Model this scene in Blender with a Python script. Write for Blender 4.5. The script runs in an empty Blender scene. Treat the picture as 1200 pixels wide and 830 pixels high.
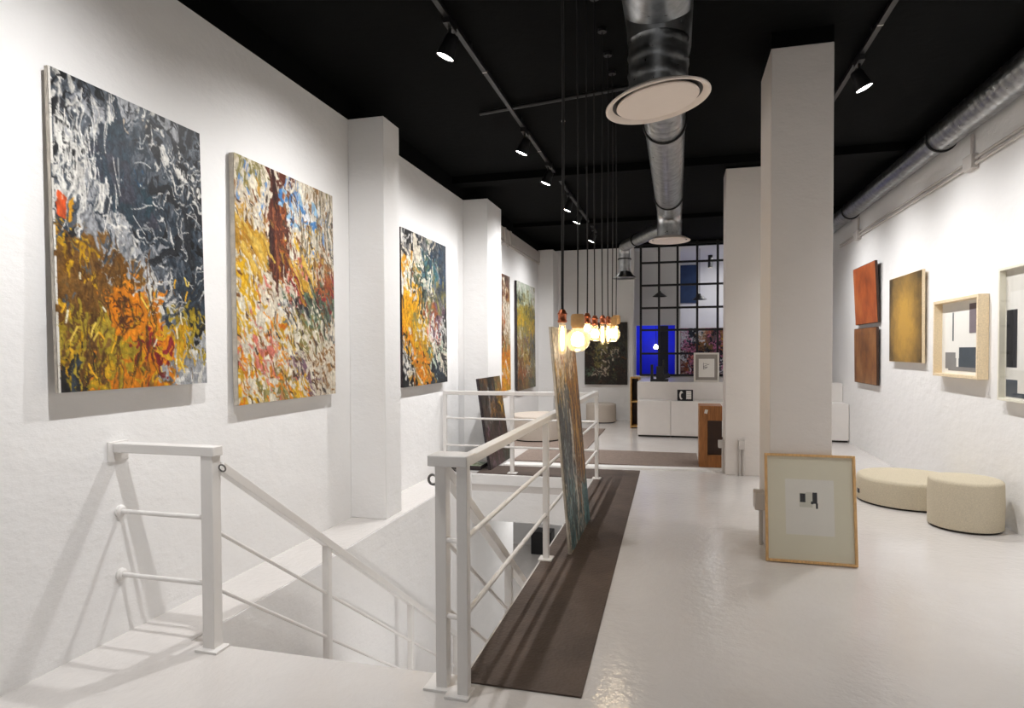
import bpy, bmesh, math, random
import numpy as np
from mathutils import Vector, Matrix

PI = math.pi
SC = bpy.context.scene
COL = SC.collection
rng = random.Random(7)

# ------------------------------------------------------------------ helpers
def srgb(r, g, b):
    f = lambda c: (c / 255 / 12.92) if c / 255 <= 0.04045 else ((c / 255 + 0.055) / 1.055) ** 2.4
    return (f(r), f(g), f(b), 1.0)

def new_mat(name):
    m = bpy.data.materials.new(name); m.use_nodes = True
    nt = m.node_tree
    return m, nt, nt.nodes['Principled BSDF']

def noise(nt, scale, detail=4, rough=0.5, coord='Object', stretch=None):
    tc = nt.nodes.new('ShaderNodeTexCoord')
    n = nt.nodes.new('ShaderNodeTexNoise')
    n.inputs['Scale'].default_value = scale
    n.inputs['Detail'].default_value = detail
    n.inputs['Roughness'].default_value = rough
    if stretch:
        mp = nt.nodes.new('ShaderNodeMapping'); mp.inputs['Scale'].default_value = stretch
        nt.links.new(tc.outputs[coord], mp.inputs[0]); nt.links.new(mp.outputs[0], n.inputs['Vector'])
    else:
        nt.links.new(tc.outputs[coord], n.inputs['Vector'])
    return n

def ramp(nt, src, stops):
    r = nt.nodes.new('ShaderNodeValToRGB')
    while len(r.color_ramp.elements) < len(stops): r.color_ramp.elements.new(0.5)
    for e, (p, c) in zip(r.color_ramp.elements, stops): e.position = p; e.color = c
    nt.links.new(src, r.inputs[0]); return r

def bump(nt, b, src, strength, dist=0.01):
    n = nt.nodes.new('ShaderNodeBump'); n.inputs['Strength'].default_value = strength
    n.inputs['Distance'].default_value = dist
    nt.links.new(src, n.inputs['Height']); nt.links.new(n.outputs[0], b.inputs['Normal']); return n

def plain(name, rgb, rough=0.5, metal=0.0, vary=0.06, scale=8, bmp=0.0, bscale=60, spec=0.5, stretch=None, coat=0.0):
    m, nt, b = new_mat(name)
    c = srgb(*rgb)
    n = noise(nt, scale, 5, 0.6, stretch=stretch)
    lo = tuple(x * (1 - vary) for x in c[:3]) + (1,); hi = tuple(min(1, x * (1 + vary)) for x in c[:3]) + (1,)
    r = ramp(nt, n.outputs['Fac'], [(0.3, lo), (0.7, hi)])
    nt.links.new(r.outputs[0], b.inputs['Base Color'])
    b.inputs['Roughness'].default_value = rough; b.inputs['Metallic'].default_value = metal
    b.inputs['Specular IOR Level'].default_value = spec; b.inputs['Coat Weight'].default_value = coat
    if bmp:
        n2 = noise(nt, bscale, 4, 0.6); bump(nt, b, n2.outputs['Fac'], bmp)
    return m

def emitter(name, rgb, strength):
    m, nt, b = new_mat(name)
    b.inputs['Base Color'].default_value = srgb(*rgb)
    b.inputs['Emission Color'].default_value = srgb(*rgb)
    b.inputs['Emission Strength'].default_value = strength
    return m

M = {}
def wall_mat(name, rgb):
    m, nt, b = new_mat(name)
    n = noise(nt, 1.2, 4, 0.6); c = srgb(*rgb)
    r = ramp(nt, n.outputs['Fac'], [(0.3, tuple(x * .96 for x in c[:3]) + (1,)), (0.7, c)])
    nt.links.new(r.outputs[0], b.inputs['Base Color'])
    b.inputs['Roughness'].default_value = 0.62
    b.inputs['Specular IOR Level'].default_value = 0.3
    n2 = noise(nt, 5, 6, 0.62, stretch=(1, 1, 1.6)); bump(nt, b, n2.outputs['Fac'], 0.42, 0.02)
    return m
M['wall'] = wall_mat('white_plaster', (236, 235, 234))
M['pillar'] = wall_mat('white_pillar_plaster', (222, 216, 211))

def floor_mat():
    m, nt, b = new_mat('glossy_resin_floor')
    n = noise(nt, 0.9, 5, 0.6)
    r = ramp(nt, n.outputs['Fac'], [(0.25, srgb(205, 200, 196)), (0.75, srgb(218, 214, 211))])
    nt.links.new(r.outputs[0], b.inputs['Base Color'])
    n3 = noise(nt, 3.0, 4, 0.6)
    mr = nt.nodes.new('ShaderNodeMapRange'); mr.inputs['To Min'].default_value = 0.09; mr.inputs['To Max'].default_value = 0.18
    nt.links.new(n3.outputs['Fac'], mr.inputs['Value']); nt.links.new(mr.outputs[0], b.inputs['Roughness'])
    n2 = noise(nt, 20, 3, 0.6); bump(nt, b, n2.outputs['Fac'], 0.3, 0.01)
    b.inputs['Specular IOR Level'].default_value = 0.5
    return m
M['floor'] = floor_mat()
M['white_rail'] = plain('white_gloss_paint', (226, 223, 220), 0.32, vary=0.02, bmp=0.05, bscale=40)
M['ceiling'] = plain('black_ceiling_paint', (6, 7, 7), 0.85, vary=0.25, scale=2, bmp=0.3, bscale=12, spec=0.08)
M['black'] = plain('black_painted_metal', (20, 20, 22), 0.45, vary=0.1)
M['dark_cable'] = plain('dark_cable', (22, 20, 19), 0.6)
M['cabinet'] = plain('white_lacquer', (226, 222, 218), 0.3, vary=0.02)
M['seam'] = plain('dark_gap', (60, 57, 54), 0.8)
M['boucle'] = plain('beige_boucle', (208, 197, 174), 0.95, vary=0.12, scale=120, bmp=0.7, bscale=260, spec=0.1)
M['greige'] = plain('greige_fabric', (196, 186, 175), 0.95, vary=0.08, scale=120, bmp=0.5, bscale=220, spec=0.1)
M['dark_base'] = plain('dark_base', (35, 30, 27), 0.7)
M['oak'] = plain('oak_frame_wood', (206, 165, 112), 0.5, vary=0.2, scale=6, stretch=(18, 18, 2))
M['off_white_wood'] = plain('off_white_frame_wood', (226, 222, 206), 0.5, vary=0.04)
M['pale_wood'] = plain('pale_frame_wood', (228, 208, 174), 0.5, vary=0.12, scale=6, stretch=(14, 4, 14))
M['crate'] = plain('orange_stained_wood', (160, 104, 52), 0.45, vary=0.3, scale=4, stretch=(14, 14, 1.4))
M['dark_wood'] = plain('dark_brown_wood', (58, 36, 24), 0.5, vary=0.2)
M['oak_dark'] = plain('oak_shelf_wood', (186, 146, 84), 0.5, vary=0.2, scale=5, stretch=(10, 10, 2))
M['paper'] = plain('white_paper', (228, 226, 220), 0.85, vary=0.015)
M['mount'] = plain('cream_mount_board', (213, 208, 188), 0.85, vary=0.015)
M['inner_paper'] = plain('off_white_print', (218, 215, 207), 0.85, vary=0.02)
M['grey_mount'] = plain('grey_mount_board', (150, 144, 138), 0.85, vary=0.04)
M['ink'] = plain('black_ink', (22, 22, 26), 0.7)
M['slate'] = plain('slate_ink', (66, 74, 82), 0.75, vary=0.08)
M['mid_grey'] = plain('grey_ink', (128, 126, 125), 0.8, vary=0.05)
M['mauve'] = plain('mauve_grey_ink', (116, 106, 112), 0.8, vary=0.05)
M['pale_grey'] = plain('pale_grey_ink', (196, 194, 182), 0.8, vary=0.04)
M['canvas_edge'] = plain('raw_canvas_edge', (190, 182, 170), 0.9, vary=0.2, scale=20)
M['dark_edge'] = plain('dark_canvas_edge', (58, 50, 52), 0.85, vary=0.3, scale=20)
M['copper'] = plain('copper_socket', (205, 120, 85), 0.28, metal=1.0, vary=0.05)
M['socket_wood'] = plain('light_wood_socket', (190, 150, 100), 0.55, vary=0.15, scale=30)
M['bracket'] = plain('grey_plastic', (196, 190, 185), 0.5, vary=0.03)
M['diffuser'] = plain('diffuser_white', (226, 214, 205), 0.45, vary=0.02)
M['hook'] = plain('steel_hook', (120, 118, 116), 0.35, metal=0.8)
M['navy'] = plain('navy_canvas', (38, 58, 92), 0.8, vary=0.25, scale=4)
M['strip'] = plain('white_painted_strip', (238, 236, 233), 0.35, vary=0.02)
M['lens'] = emitter('lamp_lens', (255, 250, 242), 30)
M['bulb_hot'] = emitter('bulb_filament', (255, 228, 180), 30)
M['bulb_globe'] = emitter('frosted_globe', (255, 226, 178), 4.5)
M['spot_glow'] = emitter('small_bulb', (255, 240, 215), 30)

def galv():
    m, nt, b = new_mat('galvanised_steel')
    n = noise(nt, 14, 3, 0.6)
    r = ramp(nt, n.outputs['Fac'], [(0.3, srgb(150, 152, 154)), (0.7, srgb(192, 194, 195))])
    nt.links.new(r.outputs[0], b.inputs['Base Color'])
    b.inputs['Metallic'].default_value = 1.0
    n2 = noise(nt, 30, 3, 0.6)
    mr = nt.nodes.new('ShaderNodeMapRange'); mr.inputs['To Min'].default_value = 0.22; mr.inputs['To Max'].default_value = 0.40
    nt.links.new(n2.outputs['Fac'], mr.inputs['Value']); nt.links.new(mr.outputs[0], b.inputs['Roughness'])
    return m
M['galv'] = galv()

def mat_rug():
    m, nt, b = new_mat('brown_ribbed_mat')
    n = noise(nt, 2.2, 5, 0.65)
    r = ramp(nt, n.outputs['Fac'], [(0.3, srgb(64, 53, 46)), (0.7, srgb(94, 79, 70))])
    nt.links.new(r.outputs[0], b.inputs['Base Color'])
    b.inputs['Roughness'].default_value = 0.62; b.inputs['Specular IOR Level'].default_value = 0.35
    v = nt.nodes.new('ShaderNodeTexVoronoi'); v.inputs['Scale'].default_value = 55
    tc = nt.nodes.new('ShaderNodeTexCoord'); nt.links.new(tc.outputs['Object'], v.inputs['Vector'])
    bump(nt, b, v.outputs['Distance'], 0.6, 0.004)
    return m
M['mat'] = mat_rug()
M['mat_grey'] = plain('taupe_carpet', (134, 120, 111), 0.9, vary=0.12, scale=30, bmp=0.5, bscale=200, spec=0.1)

def front_only(nt, f):
    g = nt.nodes.new('ShaderNodeNewGeometry')
    a = nt.nodes.new('ShaderNodeMath'); a.operation = 'SUBTRACT'; a.inputs[0].default_value = 1.0
    m = nt.nodes.new('ShaderNodeMath'); m.operation = 'MULTIPLY'
    nt.links.new(g.outputs['Backfacing'], a.inputs[1]); nt.links.new(a.outputs[0], m.inputs[0]); nt.links.new(f.outputs[0], m.inputs[1])
    return m

def glass_clear():
    m = bpy.data.materials.new('clear_glazing'); m.use_nodes = True
    nt = m.node_tree; nt.nodes.clear()
    o = nt.nodes.new('ShaderNodeOutputMaterial'); t = nt.nodes.new('ShaderNodeBsdfTransparent')
    g = nt.nodes.new('ShaderNodeBsdfGlossy'); g.inputs['Roughness'].default_value = 0.03
    f = nt.nodes.new('ShaderNodeFresnel'); f.inputs['IOR'].default_value = 1.42
    mx = nt.nodes.new('ShaderNodeMixShader')
    ff = front_only(nt, f); nt.links.new(ff.outputs[0], mx.inputs[0]); nt.links.new(t.outputs[0], mx.inputs[1])
    nt.links.new(g.outputs[0], mx.inputs[2]); nt.links.new(mx.outputs[0], o.inputs[0]); return m
M['glazing'] = glass_clear()

def bulb_glass():
    m = bpy.data.materials.new('amber_bulb_glass'); m.use_nodes = True
    nt = m.node_tree; nt.nodes.clear()
    o = nt.nodes.new('ShaderNodeOutputMaterial'); t = nt.nodes.new('ShaderNodeBsdfTransparent')
    t.inputs[0].default_value = (1.0, 0.95, 0.86, 1)
    tr = nt.nodes.new('ShaderNodeBsdfTranslucent'); tr.inputs[0].default_value = (1.0, 0.86, 0.62, 1)
    g = nt.nodes.new('ShaderNodeBsdfGlossy'); g.inputs['Roughness'].default_value = 0.05
    f = nt.nodes.new('ShaderNodeFresnel'); f.inputs['IOR'].default_value = 1.45
    m1 = nt.nodes.new('ShaderNodeMixShader'); m1.inputs[0].default_value = 0.12
    m2 = nt.nodes.new('ShaderNodeMixShader')
    nt.links.new(t.outputs[0], m1.inputs[1]); nt.links.new(tr.outputs[0], m1.inputs[2])
    ff = front_only(nt, f); nt.links.new(ff.outputs[0], m2.inputs[0]); nt.links.new(m1.outputs[0], m2.inputs[1]); nt.links.new(g.outputs[0], m2.inputs[2])
    nt.links.new(m2.outputs[0], o.inputs[0]); return m
M['bulb_glass'] = bulb_glass()

# ---- mesh building
def box(bm, x0, x1, y0, y1, z0, z1):
    vs = [bm.verts.new((x, y, z)) for x in (x0, x1) for y in (y0, y1) for z in (z0, z1)]
    for f in ((0, 1, 3, 2), (4, 6, 7, 5), (0, 4, 5, 1), (2, 3, 7, 6), (0, 2, 6, 4), (1, 5, 7, 3)):
        bm.faces.new([vs[i] for i in f])

def obox(bm, c, a, b, n):
    """oriented box: centre c, half vectors a, b, n"""
    c, a, b, n = map(Vector, (c, a, b, n))
    vs = [bm.verts.new(c + a * i + b * j + n * k) for i in (-1, 1) for j in (-1, 1) for k in (-1, 1)]
    for f in ((0, 1, 3, 2), (4, 6, 7, 5), (0, 4, 5, 1), (2, 3, 7, 6), (0, 2, 6, 4), (1, 5, 7, 3)):
        bm.faces.new([vs[i] for i in f])

def frame_of(d):
    d = Vector(d).normalized()
    a = Vector((0, 0, 1)) if abs(d.z) < 0.9 else Vector((1, 0, 0))
    u = d.cross(a).normalized(); return d, u, u.cross(d).normalized()

def tube(bm, pts, r, seg=12, cap=True):
    pts = [Vector(p) for p in pts]; rings = []
    rs = r if isinstance(r, (list, tuple)) else [r] * len(pts)
    d, u, v = frame_of(pts[1] - pts[0])
    for i, p in enumerate(pts):
        if i == 0: t = pts[1] - pts[0]
        elif i == len(pts) - 1: t = pts[-1] - pts[-2]
        else: t = (pts[i + 1] - pts[i]).normalized() + (pts[i] - pts[i - 1]).normalized()
        t.normalize()
        u = (u - t * u.dot(t)).normalized(); v = t.cross(u)
        rings.append([bm.verts.new(p + (u * math.cos(2 * PI * k / seg) + v * math.sin(2 * PI * k / seg)) * rs[i]) for k in range(seg)])
    for a, b in zip(rings, rings[1:]):
        for k in range(seg):
            bm.faces.new((a[k], a[(k + 1) % seg], b[(k + 1) % seg], b[k]))
    if cap:
        bm.faces.new(rings[0][::-1]); bm.faces.new(rings[-1])

def lathe(bm, prof, o=(0, 0, 0), ax=(0, 0, 1), seg=32, sx=1.0, sy=1.0):
    """prof: list of (radius, height) along axis ax from o"""
    o = Vector(o); d, u, v = frame_of(ax)
    if abs(d.z) > 0.999: u, v = Vector((1, 0, 0)), Vector((0, 1, 0)) * (1 if d.z > 0 else -1)
    rings = []
    for r, h in prof:
        if r < 1e-6: rings.append([bm.verts.new(o + d * h)])
        else: rings.append([bm.verts.new(o + d * h + (u * math.cos(2 * PI * k / seg) * sx + v * math.sin(2 * PI * k / seg) * sy) * r) for k in range(seg)])
    for a, b in zip(rings, rings[1:]):
        for k in range(seg):
            k2 = (k + 1) % seg
            if len(a) == 1 and len(b) == 1: continue
            if len(a) == 1: bm.faces.new((a[0], b[k2], b[k]))
            elif len(b) == 1: bm.faces.new((a[k], a[k2], b[0]))
            else: bm.faces.new((a[k], a[k2], b[k2], b[k]))

def torus(bm, c, n, R, r, seg=20, s2=8):
    c = Vector(c); d, u, v = frame_of(n)
    g = []
    for i in range(seg):
        a = 2 * PI * i / seg; e = u * math.cos(a) + v * math.sin(a)
        g.append([bm.verts.new(c + e * (R + r * math.cos(2 * PI * j / s2)) + d * r * math.sin(2 * PI * j / s2)) for j in range(s2)])
    for i in range(seg):
        for j in range(s2):
            bm.faces.new((g[i][j], g[(i + 1) % seg][j], g[(i + 1) % seg][(j + 1) % s2], g[i][(j + 1) % s2]))

def NB(): return bmesh.new()

def root_of(o):
    while o.parent: o = o.parent
    return o

def obj(name, bm, m, parent=None, bevel=0.0, smooth=True, origin=None):
    bmesh.ops.recalc_face_normals(bm, faces=bm.faces)
    off = Vector((0, 0, 0))
    if parent is not None: off = root_of(parent).location
    elif origin == 'base':
        xs = [v.co for v in bm.verts]
        mn = Vector([min(c[i] for c in xs) for i in range(3)]); mx = Vector([max(c[i] for c in xs) for i in range(3)])
        off = Vector(((mn.x + mx.x) / 2, (mn.y + mx.y) / 2, mn.z))
    for v in bm.verts: v.co -= off
    if smooth:
        for f in bm.faces: f.smooth = True
        for e in bm.edges:
            if len(e.link_faces) == 2 and e.calc_face_angle(0) > math.radians(38): e.smooth = False
    me = bpy.data.meshes.new(name); bm.to_mesh(me); bm.free()
    me.materials.append(m)
    o = bpy.data.objects.new(name, me); COL.objects.link(o)
    if parent is not None: o.parent = parent
    elif origin == 'base': o.location = off
    if bevel:
        md = o.modifiers.new('bevel', 'BEVEL'); md.width = bevel; md.segments = 2; md.limit_method = 'ANGLE'
        md.angle_limit = math.radians(40)
    return o

def tag(o, label=None, cat=None, group=None, kind=None):
    if label: o['label'] = label
    if cat: o['category'] = cat
    if group: o['group'] = group
    if kind: o['kind'] = kind
    return o

def thing(name, label, cat, loc, group=None):
    o = bpy.data.objects.new(name, None); COL.objects.link(o); o.location = loc
    o.empty_display_size = 0.1
    return tag(o, label, cat, group)

def struct(name, bm, m, bevel=0.0):
    o = obj(name, bm, m, None, bevel); o['kind'] = 'structure'; return o

def dup(root, loc, label, group=None):
    def cp(o, parent):
        c = o.copy(); COL.objects.link(c)
        if parent is not None: c.parent = parent
        for ch in list(o.children): cp(ch, c)
        return c
    c = cp(root, None); c.location = loc; c['label'] = label
    if group: c['group'] = group
    return c

def quick(name, m, fn, parent=None, bevel=0.0, **k):
    bm = NB(); fn(bm); return obj(name, bm, m, parent, bevel, **k)

def bx(name, m, c, parent=None, bevel=0.0, **k):
    return quick(name, m, lambda b: box(b, *c), parent, bevel, **k)

# ------------------------------------------------------------------ painted canvases
PAL = dict(
    W=(229, 226, 219), L=(172, 174, 178), G=(88, 95, 104), K=(24, 25, 29), N=(48, 60, 72), Y=(224, 172, 28), O=(236, 138, 18),
    B=(124, 84, 30), R=(140, 28, 34), D=(176, 150, 36), C=(233, 222, 200), H=(200, 152, 58), M=(96, 48, 34), P=(226, 128, 112),
    U=(112, 152, 204), V=(146, 136, 80), S=(126, 124, 122), E=(98, 118, 92), T=(62, 110, 118), Q=(168, 92, 44), Z=(126, 92, 108),
    A=(38, 74, 104), J=(240, 168, 20), X=(58, 66, 56), I=(196, 208, 186), F=(70, 48, 36), a=(214, 198, 176), b=(150, 106, 54), c=(112, 70, 34),
    d=(92, 102, 108), e=(176, 188, 186), f=(206, 120, 150), g=(44, 36, 30))

def paint(W, H, rows, n, seed, angle, spread, size=(0.05, 0.18), width=(0.008, 0.035), extra=None, jit=12, ridge=.34, drag=.9, post=None, fine=.5):
    """brush strokes laid over a colour plan; returns H x W x 3 (0..255), row 0 = top"""
    r = np.random.RandomState(seed)
    W, H = W * 2, H * 2
    im = np.zeros((H, W, 3)); R = len(rows); Cn = len(rows[0])
    S = max(W, H)
    yy, xx = np.mgrid[0:H, 0:W]
    for i in range(R):
        for j in range(Cn):
            cs = np.mean([PAL[k] for k in rows[i][j]], axis=0)
            im[i * H // R:(i + 1) * H // R, j * W // Cn:(j + 1) * W // Cn] = cs
    def stroke(x, y, ang, ln, wd, col, curve, dry):
        nt = max(4, int(ln * 1.6)); nw = max(2, int(wd * 1.9))
        t = np.linspace(0, 1, nt)[:, None]; w = np.linspace(-.5, .5, nw)[None, :]
        a = ang + curve * (t - .5)
        px = x + np.cumsum(np.cos(a), axis=0) * ln / nt - np.cos(ang) * ln / 2 - np.sin(a) * w * wd
        py = y + np.cumsum(np.sin(a), axis=0) * ln / nt - np.sin(ang) * ln / 2 + np.cos(a) * w * wd
        br = r.normal(0, 1, (1, nw)); sh = br * jit + r.normal(0, jit * .3, (nt, nw))
        keep = (r.rand(nt, nw) > dry * t * 1.2) & (np.abs(w) < .5 - .12 * r.rand(nt, nw))
        ix = px.astype(int); iy = py.astype(int)
        ok = keep & (ix >= 0) & (ix < W) & (iy >= 0) & (iy < H)
        cc = np.clip(np.array(col)[None, None, :] + sh[..., None] * np.array([1, 1, .95]), 4, 250)
        im[iy[ok], ix[ok]] = cc[ok]
    for (m_, szf, wdf, spf) in ((int(n * .3), 1.7, 1.9, 1.0), (n, 1.0, 1.0, 1.0), (int(n * fine), .75, .45, 1.3)):
        for k in range(m_):
            sc = 1.1 - .5 * k / m_
            x, y = r.rand() * W, r.rand() * H
            ci = int(np.clip((x / W + r.normal(0, .25 / Cn)) * Cn, 0, Cn - 1)); ri = int(np.clip((y / H + r.normal(0, .3 / R)) * R, 0, R - 1))
            pal = rows[ri][ci]
            kk = min(int(abs(r.normal(0, .75)) * len(pal) / 1.6), len(pal) - 1)
            col = np.array(PAL[pal[kk]], float) + r.normal(0, 9)
            A = angle(x / W, y / H) if callable(angle) else angle
            stroke(x, y, A + r.normal(0, spread * spf), S * r.uniform(*size) * sc * szf, S * r.uniform(*width) * sc * wdf, col, r.normal(0, .9), r.uniform(.0, .45))
    if extra:   # extra strokes are given on the W x H grid of the finished face
        def st2(x, y, a, ln, wd, col, cv, dry): stroke(x * 2, y * 2, a, ln * 2, wd * 2, col, cv, dry)
        extra(st2, W / 2, H / 2, r)
    # wet paint dragged and ridged: the coat is pulled along a turbulent field
    def field(cx_, cy_):
        nx, ny = max(2, int(W / cx_)) + 2, max(2, int(H / cy_)) + 2
        g = r.normal(0, 1, (ny, nx)); gx = np.linspace(0, nx - 1.001, W); gy = np.linspace(0, ny - 1.001, H)
        x0 = gx.astype(int); y0 = gy.astype(int); fx = gx - x0; fy = (gy - y0)[:, None]
        fx = fx * fx * (3 - 2 * fx); fy = fy * fy * (3 - 2 * fy)
        a_ = g[y0][:, x0] * (1 - fx) + g[y0][:, x0 + 1] * fx; b_ = g[y0 + 1][:, x0] * (1 - fx) + g[y0 + 1][:, x0 + 1] * fx
        return a_ * (1 - fy) + b_ * fy
    dx = field(S * .07, S * .09) * S * .014 + field(S * .02, S * .03) * S * .006 + field(S * .008, S * .012) * S * .0025
    dy = field(S * .06, S * .10) * S * .020 + field(S * .02, S * .03) * S * .009 + field(S * .008, S * .012) * S * .003
    sx = np.clip(xx + dx * drag, 0, W - 1).astype(int); sy = np.clip(yy + dy * drag, 0, H - 1).astype(int)
    im = im[sy, sx]
    k1 = field(S * .010, S * .026); k2 = field(S * .020, S * .022); k3 = field(S * .005, S * .009)
    cr = np.exp(-(k1 * 2.2) ** 2) * .55 + np.exp(-(k2 * 3.0) ** 2) * .45       # thin dark furrows between ridges
    hi = np.clip(np.abs(k3) - 1.1, 0, 1)
    im = im * (1 - ridge * cr)[..., None] + (hi * 46 * ridge)[..., None]
    if post:
        def st3(x, y, a, ln, wd, col, cv, dry): stroke(x * 2, y * 2, a, ln * 2, wd * 2, col, cv, dry)
        post(st3, W / 2, H / 2, r)
    im = np.clip(im, 4, 250)
    return im.reshape(H // 2, 2, W // 2, 2, 3).mean(axis=(1, 3))

def canvas(name, label, cat, O, U, V, w, h, thick, im, group=None, edge='canvas_edge', relief=0.004, base=None):
    """O = top-left corner of the painted face, U across, V down (unit vectors)"""
    O, U, V = Vector(O), Vector(U).normalized(), Vector(V).normalized()
    Nn = V.cross(U).normalized()   # towards the viewer
    c = O + U * w / 2 + V * h
    root = thing(name, label, cat, base or (c.x, c.y, c.z), group)
    b = NB(); obox(b, O + U * w / 2 + V * h / 2 - Nn * (thick / 2 + 0.002), U * w / 2, V * h / 2, Nn * thick / 2)
    obj('stretcher', b, M[edge], root, 0.002)
    H, W, _ = im.shape
    g = im / 255.0 * .93
    lin = np.where(g <= 0.04045, g / 12.92, ((g + 0.055) / 1.055) ** 2.4)
    lum = g.mean(axis=2)
    # local relief from the paint itself
    d = lum.copy(); d[1:-1, 1:-1] = (lum[1:-1, 1:-1] - (lum[:-2, 1:-1] + lum[2:, 1:-1] + lum[1:-1, :-2] + lum[1:-1, 2:]) / 4)
    d[0] = d[-1] = 0; d[:, 0] = d[:, -1] = 0
    d = np.clip(d, -.4, .4)
    us = np.linspace(0, 1, W); vs = np.linspace(0, 1, H)
    gu, gv = np.meshgrid(us, vs)
    P = (np.array(O)[None, None] + gu[..., None] * np.array(U) * w + gv[..., None] * np.array(V) * h + (0.0005 + d[..., None] * relief + relief * .4) * np.array(Nn))
    P = P.reshape(-1, 3) - np.array(root.location)
    i = np.arange(H * W).reshape(H, W)
    q = np.stack([i[:-1, :-1], i[1:, :-1], i[1:, 1:], i[:-1, 1:]], axis=-1).reshape(-1, 4)
    me = bpy.data.meshes.new('painted_face')
    me.vertices.add(len(P)); me.vertices.foreach_set('co', P.astype(np.float32).ravel())
    me.loops.add(q.size); me.loops.foreach_set('vertex_index', q.astype(np.int32).ravel())
    me.polygons.add(len(q)); me.polygons.foreach_set('loop_start', np.arange(0, q.size, 4, dtype=np.int32))
    me.update(calc_edges=True)
    at = me.color_attributes.new('paint', 'FLOAT_COLOR', 'POINT')
    rgba = np.ones((H * W, 4), np.float32); rgba[:, :3] = lin.reshape(-1, 3)
    at.data.foreach_set('color', rgba.ravel())
    me.polygons.foreach_set('use_smooth', np.ones(len(q), bool)); me.update()
    me.materials.append(M['oil'])
    o = bpy.data.objects.new('painted_face', me); COL.objects.link(o); o.parent = root
    return root

def oil_mat():
    m, nt, b = new_mat('thick_oil_paint')
    a = nt.nodes.new('ShaderNodeVertexColor'); a.layer_name = 'paint'
    n = noise(nt, 90, 4, 0.6)
    mx = nt.nodes.new('ShaderNodeMix'); mx.data_type = 'RGBA'; mx.blend_type = 'MULTIPLY'; mx.inputs['Factor'].default_value = 0.25
    r = ramp(nt, n.outputs['Fac'], [(0.3, (.85, .85, .85, 1)), (0.6, (1, 1, 1, 1))])
    nt.links.new(a.outputs[0], mx.inputs['A']); nt.links.new(r.outputs[0], mx.inputs['B'])
    nt.links.new(mx.outputs['Result'], b.inputs['Base Color'])
    b.inputs['Roughness'].default_value = 0.45; b.inputs['Specular IOR Level'].default_value = 0.35
    bump(nt, b, n.outputs['Fac'], 0.15, 0.004)
    return m
M['oil'] = oil_mat()

# ================================================================== ROOM
XL, XR, YB, ZC = -2.76, 2.585, 13.2, 3.65
YF = -2.2
VX0, VX1, VY0, VY1 = -2.36, -0.92, 2.63, 7.08       # stairwell opening

b = NB()
box(b, XL, XR, YF, VY0, -0.2, 0); box(b, XL, VX0, VY0, VY1, -0.2, 0); box(b, VX1, XR, VY0, VY1, -0.2, 0); box(b, XL, XR, VY1, YB + 3, -0.2, 0)
struct('floor', b, M['floor'])
b = NB(); box(b, XL - .15, XL, YF, YB, 0, 3.455); box(b, XL - .15, XL, YF, VY1 + 2, -2.68, 0); struct('wall_left', b, M['wall'])
b = NB(); box(b, XR, XR + .15, YF, YB, 0, 3.5); struct('wall_right', b, M['wall'])
b = NB()   # back wall with the opening of the steel grid
box(b, XL, -0.87, YB, YB + .12, 0, 3.56); box(b, -0.87, 1.3, YB, YB + .12, 0, 0.93); box(b, 1.3, XR, YB, YB + .12, 0, 3.56)
struct('wall_back', b, M['wall'])
b = NB(); box(b, XL - .15, XR + .15, YF, YB + 3.2, ZC, ZC + .15); struct('ceiling', b, M['ceiling'])
b = NB(); box(b, XL - .15, XL + .012, YF, YB, 3.455, ZC); box(b, XR - .012, XR + .15, YF, YB, 3.5, ZC)
box(b, XL, XR, YB - .012, YB + .12, 3.56, ZC); struct('trim_1', b, M['ceiling'])        # black painted band above the white walls
b = NB(); box(b, XL, XR, 7.55, 7.78, 3.56, ZC); box(b, XL, XR, 10.6, 10.8, 3.58, ZC); struct('trim_2', b, M['ceiling'])
# pillars, white up to 3.53, black above
def pillar(name, x0, x1, y0, y1, zt):
    b = NB(); box(b, x0, x1, y0, y1, 0, zt); o = struct(name, b, M['pillar'], 0.006)
    b = NB(); box(b, x0 + .002, x1 - .002, y0 + .002, y1 - .002, zt, ZC); struct('trim_3', b, M['ceiling'])
pillar('pillar', 0.627, 1.027, 4.72, 5.27, 3.537)
pillar('pillar', 0.538, 1.0, 7.68, 8.06, 3.535)
def engaged(y0, y1, x1):
    b = NB(); box(b, XL, x1, y0, y1, 0, 3.455); struct('pillar', b, M['wall'], 0.006)
engaged(4.955, 5.27, -2.425); engaged(7.98, 8.65, -2.42)
b = NB(); box(b, XL, -2.44, 12.62, YB, 0, 3.5); struct('pillar', b, M['wall'], 0.005)

# lower level seen through the stairwell
b = NB()
box(b, VX0 - .02, VX0 + .006, VY0 - .1, 9.0, -2.68, -0.004)
box(b, VX1, VX1 + .1, VY0 - .1, VY1, -2.68, -0.2)
box(b, VX0, VX1, VY0 - .25, VY0 - .15, -2.68, -0.2)
box(b, VX0, VX1, VY1, VY1 + .12, -0.55, -0.2)
box(b, VX0, VX1, VY1 - .012, VY1, -0.12, -0.002)
struct('wall_stairwell', b, M['wall'])
b = NB(); box(b, -4.2, 1.2, 2.3, 13.2, -2.8, -2.68); struct('floor_lower', b, M['floor'])
b = NB(); box(b, -4.2, 1.2, 13.0, 13.15, -2.68, -0.2); box(b, -4.3, -4.2, 9.0, 13.0, -2.68, -0.2); box(b, 1.2, 1.3, 7.0, 13.0, -2.68, -0.2)
box(b, -4.2, -2.38, 9.0, 9.1, -2.68, -0.2); box(b, -4.2, 1.2, VY1 + .12, 13.1, -0.32, -0.21)
struct('wall_lower', b, M['wall'])
b = NB()
for i in range(1, 15):
    box(b, VX0, VX1, VY0 + .26 * (i - 1), VY0 + .26 * i + (.02 if i < 14 else 0), -2.68, -.1787 * i)
struct('stairs', b, M['floor'])
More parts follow.
